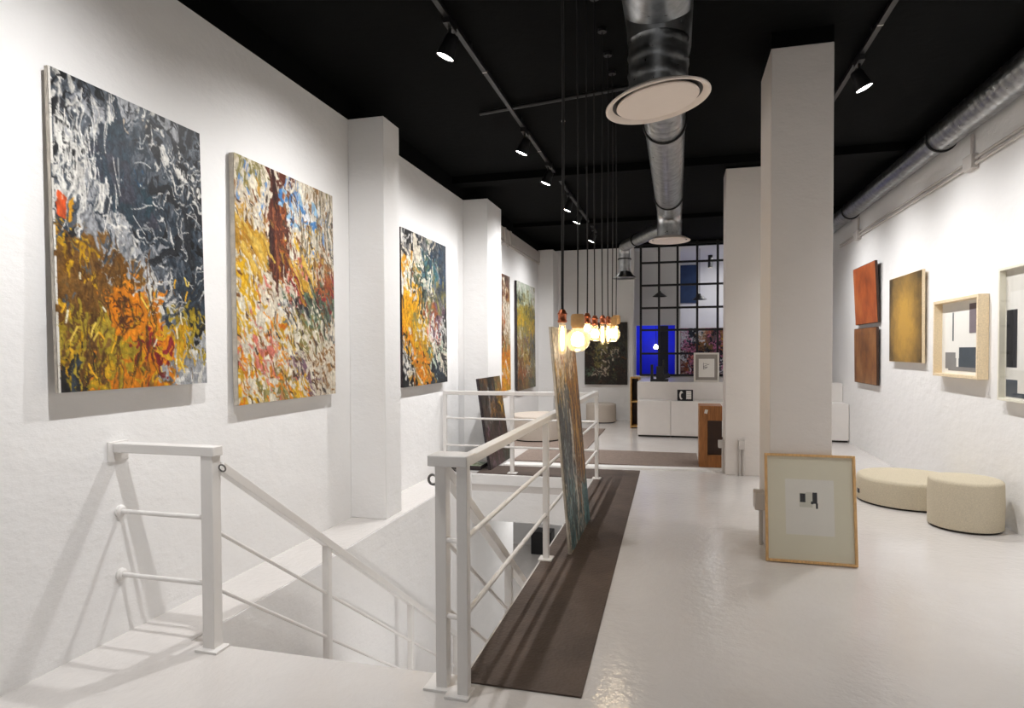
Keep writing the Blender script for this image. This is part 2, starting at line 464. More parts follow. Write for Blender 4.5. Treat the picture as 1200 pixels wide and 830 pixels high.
o = bx('storage_box', M['black'], (-2.87, -2.45, 12.4, 12.75, -2.68, -2.22), None, 0.01, origin='base')
tag(o, 'black box standing on the lower floor, glimpsed through the stairwell', 'box')

# mats and floor strip
b = NB()
pts = [(-0.905, 2.585), (-0.385, 2.585), (-0.43, 7.68), (-2.3, 7.6), (-2.3, 7.10), (-0.905, 7.10)]
lo = [b.verts.new((x, y, 0.001)) for x, y in pts]; hi = [b.verts.new((x, y, 0.008)) for x, y in pts]
b.faces.new(lo[::-1]); b.faces.new(hi)
for k in range(6): b.faces.new((lo[k], lo[(k + 1) % 6], hi[(k + 1) % 6], hi[k]))
tag(obj('floor_mat', b, M['mat'], origin='base'), 'long brown rubber mat along the stairwell railing', 'mat')
b = NB()
vs = [(-2.12, 7.64), (0.53, 7.86), (0.53, 8.0), (-2.12, 7.82)]
lo = [b.verts.new((x, y, 0.0)) for x, y in vs]; hi = [b.verts.new((x, y, 0.02)) for x, y in vs]
b.faces.new(lo[::-1]); b.faces.new(hi)
for k in range(4): b.faces.new((lo[k], lo[(k + 1) % 4], hi[(k + 1) % 4], hi[k]))
o = obj('trim_4', b, M['strip']); o['kind'] = 'structure'
o = bx('carpet', M['mat_grey'], (-2.1, 0.26, 8.02, 9.12, 0.0, 0.014), origin='base'); tag(o, 'taupe carpet strip crossing the floor behind the white threshold', 'carpet')
o = bx('carpet', M['mat_grey'], (-2.74, -1.28, 9.13, 11.6, 0.0, 0.014), origin='base'); tag(o, 'taupe carpet under the oval bench by the far left wall', 'carpet')

# ================================================================== RAILINGS
def sbar(bm, p, q, w, h):
    """square bar from p to q, w across, h tall"""
    p, q = Vector(p), Vector(q); d = (q - p); L = d.length; d.normalize()
    side = d.cross(Vector((0, 0, 1))).normalized(); up = side.cross(d)
    obox(bm, (p + q) / 2, d * L / 2, side * w / 2, up * h / 2)

R = M['white_rail']
rl = thing('stair_railing', 'white metal railing on the wall side of the stairs, fixed to the left wall', 'railing', (-2.195, 2.59, 0))
bx('post', R, (-2.232, -2.165, 2.56, 2.62, 0.01, 0.95), rl, 0.003)
bx('base_plate', R, (-2.255, -2.13, 2.53, 2.628, 0, 0.012), rl, 0.002)
bx('top_rail', R, (XL, -2.155, 2.555, 2.625, 0.945, 0.992), rl, 0.004)
bx('wall_plate', R, (XL, XL + .012, 2.53, 2.65, 0.90, 1.0), rl, 0.002)
for z in (0.637, 0.312):
    quick('bar', R, lambda bb: tube(bb, [(XL, 2.6, z), (-2.22, 2.6, z)], 0.0125), rl)
    quick('flange', R, lambda bb: lathe(bb, [(0, 0), (.032, 0), (.032, .01), (.02, .02), (0, .02)], (XL, 2.6, z), (1, 0, 0), 20), rl)
def rail_slope(root, x, y0, z0, slope, y1, posts, offs, ztop):
    quick('handrail', R, lambda bb: sbar(bb, (x, y0, z0), (x, y1, z0 - slope * (y1 - y0)), 0.05, 0.045), root, 0.003)
    for o_ in offs:
        quick('bar', R, lambda bb: tube(bb, [(x, y0, z0 - o_), (x, y1, z0 - o_ - slope * (y1 - y0))], 0.010, 10), root)
    for yp in posts:
        i = int((yp - VY0) / .26) + 1
        bx('post', R, (x - .022, x + .022, yp - .022, yp + .022, -.1787 * i, z0 - slope * (yp - y0) - .01), root, 0.002)
rail_slope(rl, -2.18, 2.62, 0.892, 0.687, 6.1, (3.6, 4.9, 6.0), (0.33, 0.615), 0)
quick('hook', M['hook'], lambda bb: torus(bb, (-2.14, 2.6, 0.885), (0, 1, .3), 0.018, 0.004), rl)

gr = thing('guard_railing', 'white metal guard railing around the stairwell with the leaning tall canvas', 'railing', (-0.9, 2.5, 0))
bx('post', R, (-1.0, -0.95, 2.505, 2.56, 0.01, 0.972), gr, 0.003); gr.children[-1]['label'] = 'wide square post at the head of the stairs'
bx('post', R, (-0.889, -0.842, 2.465, 2.51, 0.01, 0.972), gr, 0.003)
bx('base_plate', R, (-1.05, -0.915, 2.48, 2.622, 0, 0.012), gr, 0.002)
bx('base_plate', R, (-0.94, -0.835, 2.44, 2.54, 0, 0.0125), gr, 0.002)
bx('cap', R, (-1.014, -0.838, 2.455, 2.58, 0.967, 1.014), gr, 0.005)
bx('top_rail', R, (-0.915, -0.86, 2.56, 7.12, 0.955, 0.997), gr, 0.004)
for yp in (4.255, 7.08):
    bx('post', R, (-0.897, -0.857, yp - .02, yp + .02, 0.009, 0.957), gr, 0.003)
    bx('base_plate', R, (-0.925, -0.83, yp - .05, yp + .05, 0.008, 0.018), gr, 0.002)
for z in (0.645, 0.32):
    quick('bar', R, lambda bb: tube(bb, [(-0.878, 2.5, z), (-0.878, 7.08, z)], 0.0125), gr)
    quick('bar', R, lambda bb: tube(bb, [(-0.955, 2.52, z), (-0.885, 2.50, z)], 0.011), gr)
    quick('bar', R, lambda bb: tube(bb, [(XL + .04, 7.15, z), (-0.878, 7.1, z)], 0.0125), gr)
bx('top_rail', R, (-2.73, -0.86, 7.125, 7.175, 0.925, 0.972), gr, 0.004)
bx('post', R, (-1.90, -1.855, 7.13, 7.17, 0.009, 0.93), gr, 0.003)
bx('base_plate', R, (-1.93, -1.82, 7.10, 7.2, 0.008, 0.018), gr, 0.002)
bx('post', R, (-2.735, -2.69, 7.13, 7.17, 0, 0.93), gr, 0.003)
rail_slope(gr, -0.985, 2.57, 0.935, 0.70, 6.1, (3.66, 4.95, 6.0), (0.30, 0.60), 0)
quick('hook', M['hook'], lambda bb: torus(bb, (-1.022, 2.54, 0.895), (0.15, 1, 0), 0.021, 0.006), gr)
quick('hook', M['hook'], lambda bb: torus(bb, (-0.915, 2.55, 0.945), (0, 1, .4), 0.014, 0.004), gr)

# ================================================================== PAINTINGS, LEFT WALL
G1 = [['GWK', 'KLG', 'LGa', 'GWK', 'KLG', 'KKG'], ['GKW', 'GLW', 'NNG', 'NKW', 'GKW', 'GKW'], ['KWG', 'LGW', 'NNN', 'GNW', 'NWG', 'KGW'],
      ['GWK', 'LWG', 'NNA', 'NNKW', 'GNKW', 'NWK'], ['GWL', 'LGW', 'LGW', 'NNK', 'NGWK', 'NKG'], ['NGK', 'GLN', 'LWG', 'NLK', 'NGK', 'NKG'],
      ['BYG', 'BYL', 'LWG', 'LGN', 'NGK', 'KNG'], ['BBB', 'BBY', 'BBL', 'LWG', 'GNW', 'NNK'], ['BBG', 'BBO', 'OOB', 'OYL', 'GNW', 'NNK'],
      ['DBB', 'DBY', 'YOO', 'OOY', 'LDY', 'DKG'], ['DYB', 'DBY', 'DYO', 'ROR', 'YOY', 'LDW'], ['KKN', 'DOY', 'OBD', 'OBY', 'LWG', 'LWL']]
def p1(st, W, H, r):
    for _ in range(26): st(r.uniform(.04, .42) * W, r.uniform(.1, .42) * H, PI / 2 + r.normal(0, .12), r.uniform(18, 56), 1.3, (232, 229, 222), r.normal(0, .3), .4)
    for _ in range(30): st(r.uniform(.5, 1) * W, r.uniform(.12, .78) * H, r.uniform(0, PI), r.uniform(8, 26), 1.2, (226, 224, 219), r.normal(0, .8), .4)
    for _ in range(40): st(r.uniform(.05, .95) * W, r.uniform(.55, .97) * H, PI / 2 + r.normal(0, .5), r.uniform(8, 24), 1.3, (84, 54, 20), r.normal(0, .6), .3)
    for _ in range(26): st(r.uniform(.04, .95) * W, r.uniform(.6, .95) * H, r.uniform(.8, 2.2), r.uniform(6, 20), 2.2, [(240, 206, 90), (236, 176, 36), (232, 226, 200)][r.randint(3)], r.normal(0, .6), .3)
    for _ in range(26): st(1.5, r.rand() * H, PI / 2, r.uniform(10, 30), 3, (222, 218, 210), 0, .3)
def e1(st, W, H, r):
    for _ in range(60):   # thin white drips and scratches
        st(r.uniform(.05, .45) * W, r.uniform(.08, .42) * H, PI / 2 + r.normal(0, .12), r.uniform(20, 70), 1.6, (228, 226, 220), r.normal(0, .3), .3)
    for _ in range(50):
        st(r.uniform(.5, 1) * W, r.uniform(.1, .75) * H, r.uniform(0, PI), r.uniform(10, 34), 1.5, (225, 223, 218), r.normal(0, 1), .3)
    for _ in range(60):
        st(r.uniform(.05, .6) * W, r.uniform(.55, .95) * H, PI / 2 + r.normal(0, .2), r.uniform(10, 44), 2, (96, 62, 22), r.normal(0, .5), .3)
    for a in np.linspace(0, 2 * PI, 26):   # the orange knot
        st(.42 * W + math.cos(a) * 17, .735 * H + math.sin(a) * 19, a + PI / 2, 22, 9, (238, 138, 14), .8, .2)
    for _ in range(26):
        st(.42 * W + r.normal(0, 10), .735 * H + r.normal(0, 11), r.uniform(0, PI), 13, 1.6, (92, 46, 16), 1.5, .1)
    for _ in range(34): st(.36 * W + r.normal(0, 9), .2 * H + r.normal(0, 16), PI / 2 + r.normal(0, .4), r.uniform(14, 34), 10, (48 + r.normal(0, 6), 60, 73), .6, .2)
    for _ in range(30): st(.46 * W + r.normal(0, 14), .34 * H + r.normal(0, 18), 1.2 + r.normal(0, .4), r.uniform(14, 34), 9, (50 + r.normal(0, 8), 62, 74), .6, .3)
    for y0, y1, x in ((.37, .44, .075),):
        st(x * W, .40 * H, PI / 2, 26, 9, (226, 82, 22), 0, .1); st((x + .05) * W, .40 * H, PI / 2, 24, 4, (238, 170, 30), 0, .1)
    st(.7 * W, .30 * H, .15, 44, 10, (28, 30, 34), .6, .1); st(.86 * W, .42 * H, 1.4, 70, 10, (34, 38, 44), .5, .1); st(.7 * W, .5 * H, 2.4, 60, 11, (36, 40, 46), .5, .2)
im = paint(200, 310, G1, 1100, 3, PI / 2, 0.6, extra=e1, post=p1, ridge=.3, size=(.04, .16), width=(.010, .038))
def wall_canvas(label, y0, y1, z0, z1, im, xt=-2.715, xb=-2.70, thick=0.035, edge='canvas_edge', group='abstract canvases on the left wall'):
    dv = Vector((xb - xt, 0, -(z1 - z0)))
    return canvas('hanging_canvas', label, 'painting', (xt, y0, z1), (0, 1, 0), dv, y1 - y0, dv.length, thick, im, group, edge)
wall_canvas('large canvas of black and white scrawls above ochre and orange, nearest on the left wall', 2.222, 3.145, 1.268, 2.732, im, xt=-2.718, xb=-2.688, thick=.018)

G2 = [['VCa', 'CVa', 'MCa', 'CaU', 'Cab', 'aVS'], ['CaUH', 'CUa', 'MQM', 'CUW', 'WCU', 'aCSU'], ['CHa', 'CaH', 'MMQ', 'CaP', 'CYU', 'CaUS'], ['HHCa', 'CHc', 'MQC', 'CYa', 'CaY', 'abCS'],
      ['CHY', 'CHa', 'MQS', 'PHF', 'HCa', 'Qab'], ['YCa', 'Cab', 'CaPE', 'RFP', 'XEa', 'QRF'], ['CYa', 'CaP', 'CSW', 'SKC', 'EXa', 'EXS'], ['CYH', 'COaP', 'CYa', 'CVa', 'CVI', 'CaS'],
      ['CPOa', 'PaQ', 'COa', 'VCYa', 'Cab', 'Cab'], ['YCOa', 'PCO', 'CaPH', 'ZaS', 'Cab', 'abC'], ['CYO', 'CVY', 'VOCP', 'YCO', 'aZC', 'Cab']]
def e2(st, W, H, r):
    for _ in range(40):
        st(.34 * W + r.normal(0, 3.5), r.uniform(.03, .5) * H, PI / 2, r.uniform(14, 40), r.uniform(3, 6), [(96, 48, 34), (150, 84, 52), (62, 34, 30)][r.randint(3)], .1, .3)
    for _ in range(70):
        st(r.uniform(.6, 1) * W, r.uniform(.02, .35) * H, PI / 2 + r.normal(0, .08), r.uniform(20, 60), 1.8, [(96, 96, 88), (214, 204, 184), (120, 96, 60)][r.randint(3)], .1, .3)
    for _ in range(24):
        st(r.uniform(.4, .78) * W, r.uniform(.08, .2) * H, r.uniform(0, PI), 14, 5, [(70, 130, 190), (235, 235, 235), (150, 190, 220)][r.randint(3)], .8, .2)
    for _ in range(240): st(r.rand() * W, r.uniform(.1, 1) * H, .95 + r.normal(0, .3), r.uniform(5, 12), r.uniform(1.5, 3), [(120, 74, 34), (90, 60, 40), (150, 104, 50), (70, 56, 50)][r.randint(4)], .3, .2)
    for a, bb_ in ((.12, .3), (.2, .36), (.14, .42), (.62, .46)):
        for _ in range(8): st(a * W + r.normal(0, 8), bb_ * H + r.normal(0, 8), .85, 40, 5, [(206, 158, 50), (190, 130, 30), (226, 186, 84)][r.randint(3)], .2, .3)
im = paint(200, 270, G2, 2200, 5, lambda u, v: 1.45 if v < .3 else 0.95, 0.35, extra=e2, ridge=.24, drag=.6, fine=.12, size=(.03, .10), width=(.009, .024))
wall_canvas('tall autumn coloured canvas of gold, pink and brown dashes left of the first wall pillar', 3.435, 4.612, 1.108, 2.712, im)

G3 = [['KWK', 'CKW', 'SNE', 'NCS', 'NNA'], ['CKS', 'CWK', 'NAT', 'NAT', 'NAN'], ['JCQ', 'CHE', 'ETN', 'TCE', 'NSA'], ['CWJ', 'XEJ', 'CTI', 'VSX', 'NVN'], ['JJK', 'JXW', 'XVX', 'VXS', 'VSX'],
      ['JJJ', 'JVJ', 'VCX', 'QZC', 'ZXK'], ['JJJ', 'YVK', 'CPV', 'ZWQ', 'WKX'], ['JKO', 'YHC', 'YCV', 'WPW', 'KWX'], ['WKY', 'HOY', 'HKY', 'CIE', 'CKI'], ['CKW', 'OHW', 'OKH', 'NCI', 'CKI'], ['KKX', 'HCK', 'OHK', 'NKI', 'KNK']]
im = paint(130, 190, G3, 700, 9, lambda u, v: 1.4 if v < .7 else .9, 0.5, size=(.05, .16), width=(.015, .045))
wall_canvas('tall blue black canvas with an orange yellow streak, between the two wall pillars', 5.92, 7.2, 1.078, 2.713, im, edge='dark_edge')
G4 = [['FCM', 'MFC'], ['McF', 'bCM'], ['cMb', 'CaC'], ['QMc', 'Cab'], ['Mbc', 'CbC'], ['cQM', 'bVC'], ['OJQ', 'OQJ'], ['OJO', 'JWO'], ['OJH', 'HOY']]
im = paint(90, 170, G4, 350, 21, 1.45, 0.35, size=(.04, .14), width=(.012, .035))
wall_canvas('narrow looking brown and orange canvas just behind the second wall pillar', 9.3, 10.21, 0.80, 2.685, im, edge='dark_edge')
G5 = [['IWI', 'IIW', 'WIV'], ['XIV', 'VII', 'IWV'], ['DVI', 'DDX', 'DXV'], ['DYV', 'DDV', 'VDX'], ['VDC', 'DVS', 'YDV'], ['bCV', 'ZVD', 'SDX'], ['bVC', 'DcC', 'SXb'], ['bcC', 'HbC', 'VSC'], ['Qbc', 'bQC', 'VbS'], ['cbX', 'Vbc', 'XVS']]
im = paint(110, 150, G5, 800, 33, 1.2, 0.7, size=(.03, .1), width=(.01, .025))
wall_canvas('pale green and yellow canvas farthest along the left wall, near the corner', 10.69, 12.12, 0.745, 2.68, im, edge='dark_edge')
# back wall
GB = [['gXF', 'gFg', 'gXg', 'gFX'], ['gXV', 'FgV', 'gFX', 'gXg'], ['gFX', 'VXa', 'gVX', 'gXV'], ['FXV', 'Vgg', 'aXg', 'gXc'], ['gFg', 'XVF', 'gFX', 'gXg'], ['gEX', 'aFg', 'gXV', 'gFg'], ['gXg', 'FgX', 'ggX', 'ggg']]
im = paint(80, 115, GB, 450, 41, .9, 0.9, size=(.03, .12), width=(.01, .03))
canvas('hanging_canvas', 'dark brown and olive canvas on the back wall behind the pendant bulbs', 'painting', (-1.878, 13.155, 2.03), (1, 0, 0), (0, 0, -1), 0.88, 1.29, 0.035, im, None, 'dark_edge')

# leaning canvases
GL = [['aCC', 'CCa', 'CaW', 'Cab'], ['aCC', 'CaQ', 'Cab', 'bca'], ['aCQ', 'CaY', 'abC', 'bca'], ['aYC', 'HYa', 'bac', 'bcb'], ['SYC', 'dSY', 'bcH', 'bcF'], ['Sdd', 'dNS', 'bHc', 'bcH'], ['dNS', 'XNS', 'cbH', 'Hbc'], ['SdX', 'NdW', 'bcH', 'HbF'],
      ['eSd', 'NdS', 'bcF', 'bcb'], ['CTd', 'dTN', 'Wbc', 'bcb'], ['CTd', 'TXe', 'abF', 'cbF'], ['CTT', 'TTd', 'bFa', 'TeT'], ['aTX', 'TXT', 'bac', 'TTe'], ['aTX', 'XTT', 'eac', 'TTA']]
def pL(st, W, H, r):
    for _ in range(70): st(r.uniform(.52, .98) * W, r.uniform(.22, .74) * H, PI / 2 + r.normal(0, .12), r.uniform(12, 40), r.uniform(1.5, 4), [(176, 122, 48), (150, 98, 36), (92, 56, 24), (206, 160, 70), (70, 44, 22)][r.randint(5)], .3, .4)
    for _ in range(60): st(r.uniform(.03, .42) * W, r.uniform(.34, .72) * H, PI / 2 + r.normal(0, .15), r.uniform(12, 36), r.uniform(1.5, 4), [(64, 70, 78), (96, 106, 112), (44, 50, 58), (140, 150, 152)][r.randint(4)], .3, .4)
    for _ in range(60): st(r.uniform(.72, 1) * W, r.uniform(.80, .98) * H, PI / 2 + r.normal(0, .2), r.uniform(8, 24), r.uniform(2, 5), [(58, 118, 124), (40, 90, 98), (120, 166, 168)][r.randint(3)], .3, .3)
    for _ in range(50): st(r.uniform(.05, .4) * W, r.uniform(.72, .98) * H, PI / 2 + r.normal(0, .2), r.uniform(8, 26), r.uniform(2, 5), [(58, 104, 110), (44, 70, 74), (130, 160, 160)][r.randint(3)], .3, .3)
    for k in range(16): st((.44 + .05 * math.sin(k * .7)) * W, (.42 + .035 * k) * H, PI / 2, 16, 3, (214, 208, 196), .3, .2)
    for k in range(8): st((.70 - .012 * k) * W, (.80 + .024 * k) * H, PI / 2 + .2, 12, 2.5, (206, 206, 198), .3, .2)
def eL(st, W, H, r):
    for _ in range(60): st(r.uniform(.5, 1) * W, r.uniform(.2, .75) * H, PI / 2 + r.normal(0, .1), r.uniform(20, 60), 2, [(84, 52, 24), (196, 156, 74), (60, 38, 20)][r.randint(3)], .2, .3)
    for _ in range(24): st(.47 * W + r.normal(0, 4), r.uniform(.45, .98) * H, PI / 2, 30, 3, (222, 214, 200), .2, .3)
im = paint(150, 230, GL, 650, 51, PI / 2, 0.25, size=(.06, .18), width=(.015, .045), extra=eL, ridge=.55, post=pL)
canvas('leaning_canvas', 'tall thick painted canvas leaning on the guard railing, under the pendant bulbs', 'painting', (-0.8625, 4.385, 1.62), (0, 1, 0), (0.138, 0, -1.612), 0.985, 1.618, 0.018, im, None, 'canvas_edge', base=(-0.73, 4.88, 0.0))
GM = [['FXb', 'ggX', 'bVg'], ['gFX', 'SgF', 'Hbg'], ['FgS', 'bgF', 'gHF'], ['gSF', 'Fgg', 'gFb'], ['FZg', 'ggZ', 'FgF'], ['ZFg', 'FgZ', 'gFX'], ['FgZ', 'ZFg', 'XEg']]
im = paint(90, 100, GM, 350, 61, 1.4, 0.5, size=(.04, .14), width=(.012, .035))
canvas('leaning_canvas', 'dark purple brown canvas leaning towards the wall beyond the far end of the stairwell', 'painting', (-2.335, 7.285, 1.113), (0, 1, 0), (0.155, 0, -1.105), 0.95, 1.115, 0.03, im, None, 'dark_edge', base=(-2.18, 7.75, 0.0))
GN = [['EIX', 'IEV', 'XIE'], ['VIE', 'EXI', 'IVE']]
im = paint(60, 40, GN, 200, 63, .1, .4, size=(.06, .2), width=(.02, .05))
canvas('flat_canvas', 'small green streaked canvas lying flat on the floor beneath the dark leaning canvas', 'painting', (-2.70, 7.55, 0.055), (1, 0, 0), (0, -1, 0), 0.40, 0.3, 0.045, im, None, 'dark_edge', base=(-2.5, 7.4, 0.0))

# ================================================================== RIGHT WALL
def smooth_panel(name, c0, c1, c2, scale, stretch):
    m, nt, b_ = new_mat(name)
    n = noise(nt, scale, 6, 0.62, stretch=stretch)
    r = ramp(nt, n.outputs['Fac'], [(0.28, srgb(*c0)), (0.5, srgb(*c1)), (0.72, srgb(*c2))])
    nt.links.new(r.outputs[0], b_.inputs['Base Color']); b_.inputs['Roughness'].default_value = 0.4
    n2 = noise(nt, 50, 4, 0.6); bump(nt, b_, n2.outputs['Fac'], .12, .004)
    return m
M['rust'] = smooth_panel('rust_orange_panel', (108, 46, 16), (164, 80, 32), (190, 112, 56), 3.2, (1, 1, .7))
M['rust_brown'] = smooth_panel('brown_panel', (84, 50, 24), (134, 86, 44), (164, 116, 68), 4.5, (1, 1, .6))
def gold_panel():
    m, nt, b_ = new_mat('tarnished_gold_panel')
    tc = nt.nodes.new('ShaderNodeTexCoord')
    mp = nt.nodes.new('ShaderNodeMapping'); mp.inputs['Location'].default_value = (0, 0, -.55); mp.inputs['Scale'].default_value = (1, 1.6, 1.3)
    g = nt.nodes.new('ShaderNodeTexGradient'); g.gradient_type = 'SPHERICAL'
    nt.links.new(tc.outputs['Object'], mp.inputs[0]); nt.links.new(mp.outputs[0], g.inputs[0])
    n = noise(nt, 5, 8, .72)
    ad = nt.nodes.new('ShaderNodeMath'); ad.operation = 'MULTIPLY_ADD'; ad.inputs[1].default_value = 1.0
    nt.links.new(n.outputs['Fac'], ad.inputs[0]); nt.links.new(g.outputs['Fac'], ad.inputs[2])
    mr = nt.nodes.new('ShaderNodeMapRange'); mr.inputs['From Min'].default_value = .45; mr.inputs['From Max'].default_value = 1.45
    nt.links.new(ad.outputs[0], mr.inputs['Value'])
    r = ramp(nt, mr.outputs[0], [(0.0, srgb(78, 64, 40)), (0.34, srgb(134, 106, 58)), (0.78, srgb(192, 150, 70))])
    nt.links.new(r.outputs[0], b_.inputs['Base Color']); b_.inputs['Roughness'].default_value = .42
    return m
M['gold'] = gold_panel()
def right_panel(label, y0, y1, z0, z1, xt, xb, m, edge, group=None):
    """panel on the right wall, y0 far end, y1 near end; xt/xb front face at top and bottom"""
    root = thing('panel_painting', label, 'painting', (xb, (y0 + y1) / 2, z0), group)
    t = .03
    def sl(bb, ins, xo, d):
        vs = []
        for (y, z, x) in ((y0 - ins, z0 + ins, xb), (y1 + ins, z0 + ins, xb), (y1 + ins, z1 - ins, xt), (y0 - ins, z1 - ins, xt)):
            vs.append((x + xo, y, z))
        lo = [bb.verts.new(v) for v in vs]; hi = [bb.verts.new((v[0] + d, v[1], v[2])) for v in vs]
        bb.faces.new(lo); bb.faces.new(hi[::-1])
        for k in range(4): bb.faces.new((lo[k], lo[(k + 1) % 4], hi[(k + 1) % 4], hi[k]))
    quick('frame', M[edge], lambda bb: sl(bb, 0, 0.003, t), root, 0.001)
    quick('painted_face', m, lambda bb: sl(bb, .006, 0, .006), root)
    return root
right_panel('rust orange square panel on the right wall, upper of the tilted pair', 10.27, 9.21, 1.805, 2.62, 2.50, 2.54, M['rust'], 'dark_wood')
right_panel('brown square panel on the right wall, lower of the tilted pair', 10.29, 9.22, 0.972, 1.75, 2.525, 2.535, M['rust_brown'], 'dark_wood')
right_panel('mottled gold panel on the right wall between the rust panels and the wooden frame', 8.70, 7.63, 1.30, 2.306, 2.525, 2.53, M['gold'], 'pale_wood')

def wframe(label, y0, y1, z0, z1, fw, depth, mname, shapes, back='paper', xw=XR - .002, glaze=True):
    """box frame on the right wall: y0 far (left in view), y1 near"""
    root = thing('framed_picture', label, 'picture', (xw, (y0 + y1) / 2, z0))
    xf = xw - depth; m = M[mname]
    def fr(bb):
        box(bb, xf, xw, y0 - fw, y0, z0, z1); box(bb, xf, xw, y1, y1 + fw, z0, z1)
        box(bb, xf, xw, y1 + fw, y0 - fw, z0, z0 + fw); box(bb, xf, xw, y1 + fw, y0 - fw, z1 - fw, z1)
    quick('frame', m, fr, root, 0.002)
    yi0, yi1, zi0, zi1 = y0 - fw, y1 + fw, z0 + fw, z1 - fw
    xp = xw - .012
    bx('mount', M[back], (xp, xw, yi1, yi0, zi0, zi1), root)
    for k, (nm, mm, u0, u1, v0, v1) in enumerate(shapes):
        W, H = yi0 - yi1, zi1 - zi0
        bx(nm, M[mm], (xp - .0015 - .0004 * k, xp, yi0 - u1 * W, yi0 - u0 * W, zi1 - v1 * H, zi1 - v0 * H), root)
    if glaze: bx('glazing', M['glazing'], (xf + .006, xf + .008, yi1, yi0, zi0, zi1), root)
    return root
wframe('deep pale wood frame holding grey and slate blocks, third picture along the right wall', 7.235, 6.255, 1.185, 1.925, 0.028, 0.085, 'pale_wood',
       [('printed_block', 'mid_grey', .09, .36, .70, .93), ('printed_block', 'slate', .42, .80, .63, .90), ('printed_block', 'mid_grey', .17, .80, .90, .955),
        ('printed_block', 'paper', .35, .43, .60, .78), ('printed_block', 'mauve', .66, .80, .05, .44), ('printed_line', 'slate', .27, .29, .14, .54)], glaze=False)
wframe('large pale framed print with tall black bar, nearest picture on the right wall', 5.965, 5.0, 1.035, 2.10, 0.022, 0.06, 'off_white_wood',
       [('printed_block', 'inner_paper', .0, 1.0, .0, 1.0), ('printed_block', 'paper', .08, .32, .17, .78), ('printed_block', 'ink', .02, .20, .31, .76), ('printed_block', 'slate', .02, .21, .855, .99), ('printed_block', 'slate', .2, .98, .955, .99)], back='inner_paper')

# leaning framed print at the pillar
def leaning_print():
    x0, x1 = 0.590, 1.163
    B0 = Vector((x0, 4.61, 0.0)); T0 = Vector((x0, 4.712, 0.727))
    Vv = (B0 - T0); h = Vv.length; Vv.normalize(); U = Vector((1, 0, 0)); N = Vv.cross(U).normalized()
    root = thing('framed_picture', 'oak framed print with small black shapes leaning on the square pillar', 'picture', ((x0 + x1) / 2, 4.62, 0))
    w = x1 - x0; fw = .017; t = .026
    def P(u, v, n): return T0 + U * u + Vv * v + N * n
    def slab(bb, u0, u1, v0, v1, n0, n1): obox(bb, P((u0 + u1) / 2, (v0 + v1) / 2, (n0 + n1) / 2), U * (u1 - u0) / 2, Vv * (v1 - v0) / 2, N * (n1 - n0) / 2)
    h -= .003
    def fr(bb):
        slab(bb, 0, fw, 0, h, 0, t); slab(bb, w - fw, w, 0, h, 0, t); slab(bb, fw, w - fw, 0, fw, 0, t); slab(bb, fw, w - fw, h - fw, h, 0, t)
    quick('frame', M['oak'], fr, root, .002)
    quick('mount', M['mount'], lambda bb: slab(bb, fw, w - fw, fw, h - fw, .002, .010), root)
    def S(nm, mm, u0, u1, v0, v1, n): quick(nm, M[mm], lambda bb: slab(bb, u0 * w, u1 * w, v0 * h, v1 * h, .009, .0105 + n), root)
    S('print_sheet', 'inner_paper', .23, .765, .235, .745, 0)
    S('printed_block', 'pale_grey', .385, .53, .36, .49, .0005)
    S('printed_block', 'pale_grey', .46, .52, .35, .47, .0008)
    S('printed_block', 'ink', .392, .452, .365, .445, .0010)
    S('printed_block', 'ink', .53, .582, .352, .455, .0010)
    S('printed_block', 'ink', .512, .54, .435, .46, .0011)
    S('printed_block', 'ink', .566, .588, .45, .50, .0011)
    quick('glazing', M['glazing'], lambda bb: slab(bb, fw, w - fw, fw, h - fw, .017, .018), root)
leaning_print()

# conduits and junction boxes on the right wall
rc = thing('wall_conduit', 'pair of thin white pipes with junction boxes along the top of the right wall', 'pipe', (2.55, 6.9, 3.09))
for z in (3.10, 3.15):
    quick('pipe', M['bracket'], lambda bb: tube(bb, [(2.562, YF + .3, z), (2.562, 11.3, z)], 0.013, 10), rc)
for y in (3.3, 6.57, 10.26):
    bx('junction_box', M['bracket'], (2.52, XR, y - .09, y + .09, 3.06, 3.19), rc, .008)
    quick('strap', M['bracket'], lambda bb: box(bb, 2.555, 2.575, y - .012, y + .012, 3.18, 3.38), rc)
lc = thing('mounted_trunking', 'pale boxed cable trunking along the top of the far left wall', 'trunking', (-2.7, 10.6, 3.2))
bx('channel', M['bracket'], (XL + .001, XL + .05, 8.66, 12.61, 3.24, 3.445), lc, .004)
quick('pipe', M['bracket'], lambda bb: tube(bb, [(XL + .03, 8.66, 3.21), (XL + .03, 12.6, 3.21)], .014, 10), lc)
for y in (9.9, 10.25): bx('clip', M['bracket'], (XL + .001, XL + .07, y - .03, y + .03, 3.19, 3.45), lc, .004)

# outlets on pillars
def outlet(label, boxc, pipes):
    root = thing('outlet_box', label, 'outlet', ((boxc[0] + boxc[1]) / 2, (boxc[2] + boxc[3]) / 2, 0))
    bx('housing', M['bracket'], boxc, root, .006)
    for x, y, z0 in pipes:
        quick('conduit', M['bracket'], lambda bb: tube(bb, [(x, y, 0.0), (x, y, z0)], .014, 10), root)
    return root
outlet('grey outlet box with one pipe low on the left side of the nearest pillar', (0.555, 0.627, 4.92, 5.05, 0.27, 0.40), [(0.603, 4.985, .27)])
outlet('white outlet box with two pipes low on the front of the farther pillar', (0.68, 0.752, 7.615, 7.68, 0.305, 0.415), [(0.700, 7.66, .31), (0.735, 7.66, .31)])
outlet('white outlet box with a pipe on the left side of the farther pillar', (0.468, 0.538, 7.74, 7.84, 0.30, 0.385), [(0.52, 7.79, .30)])

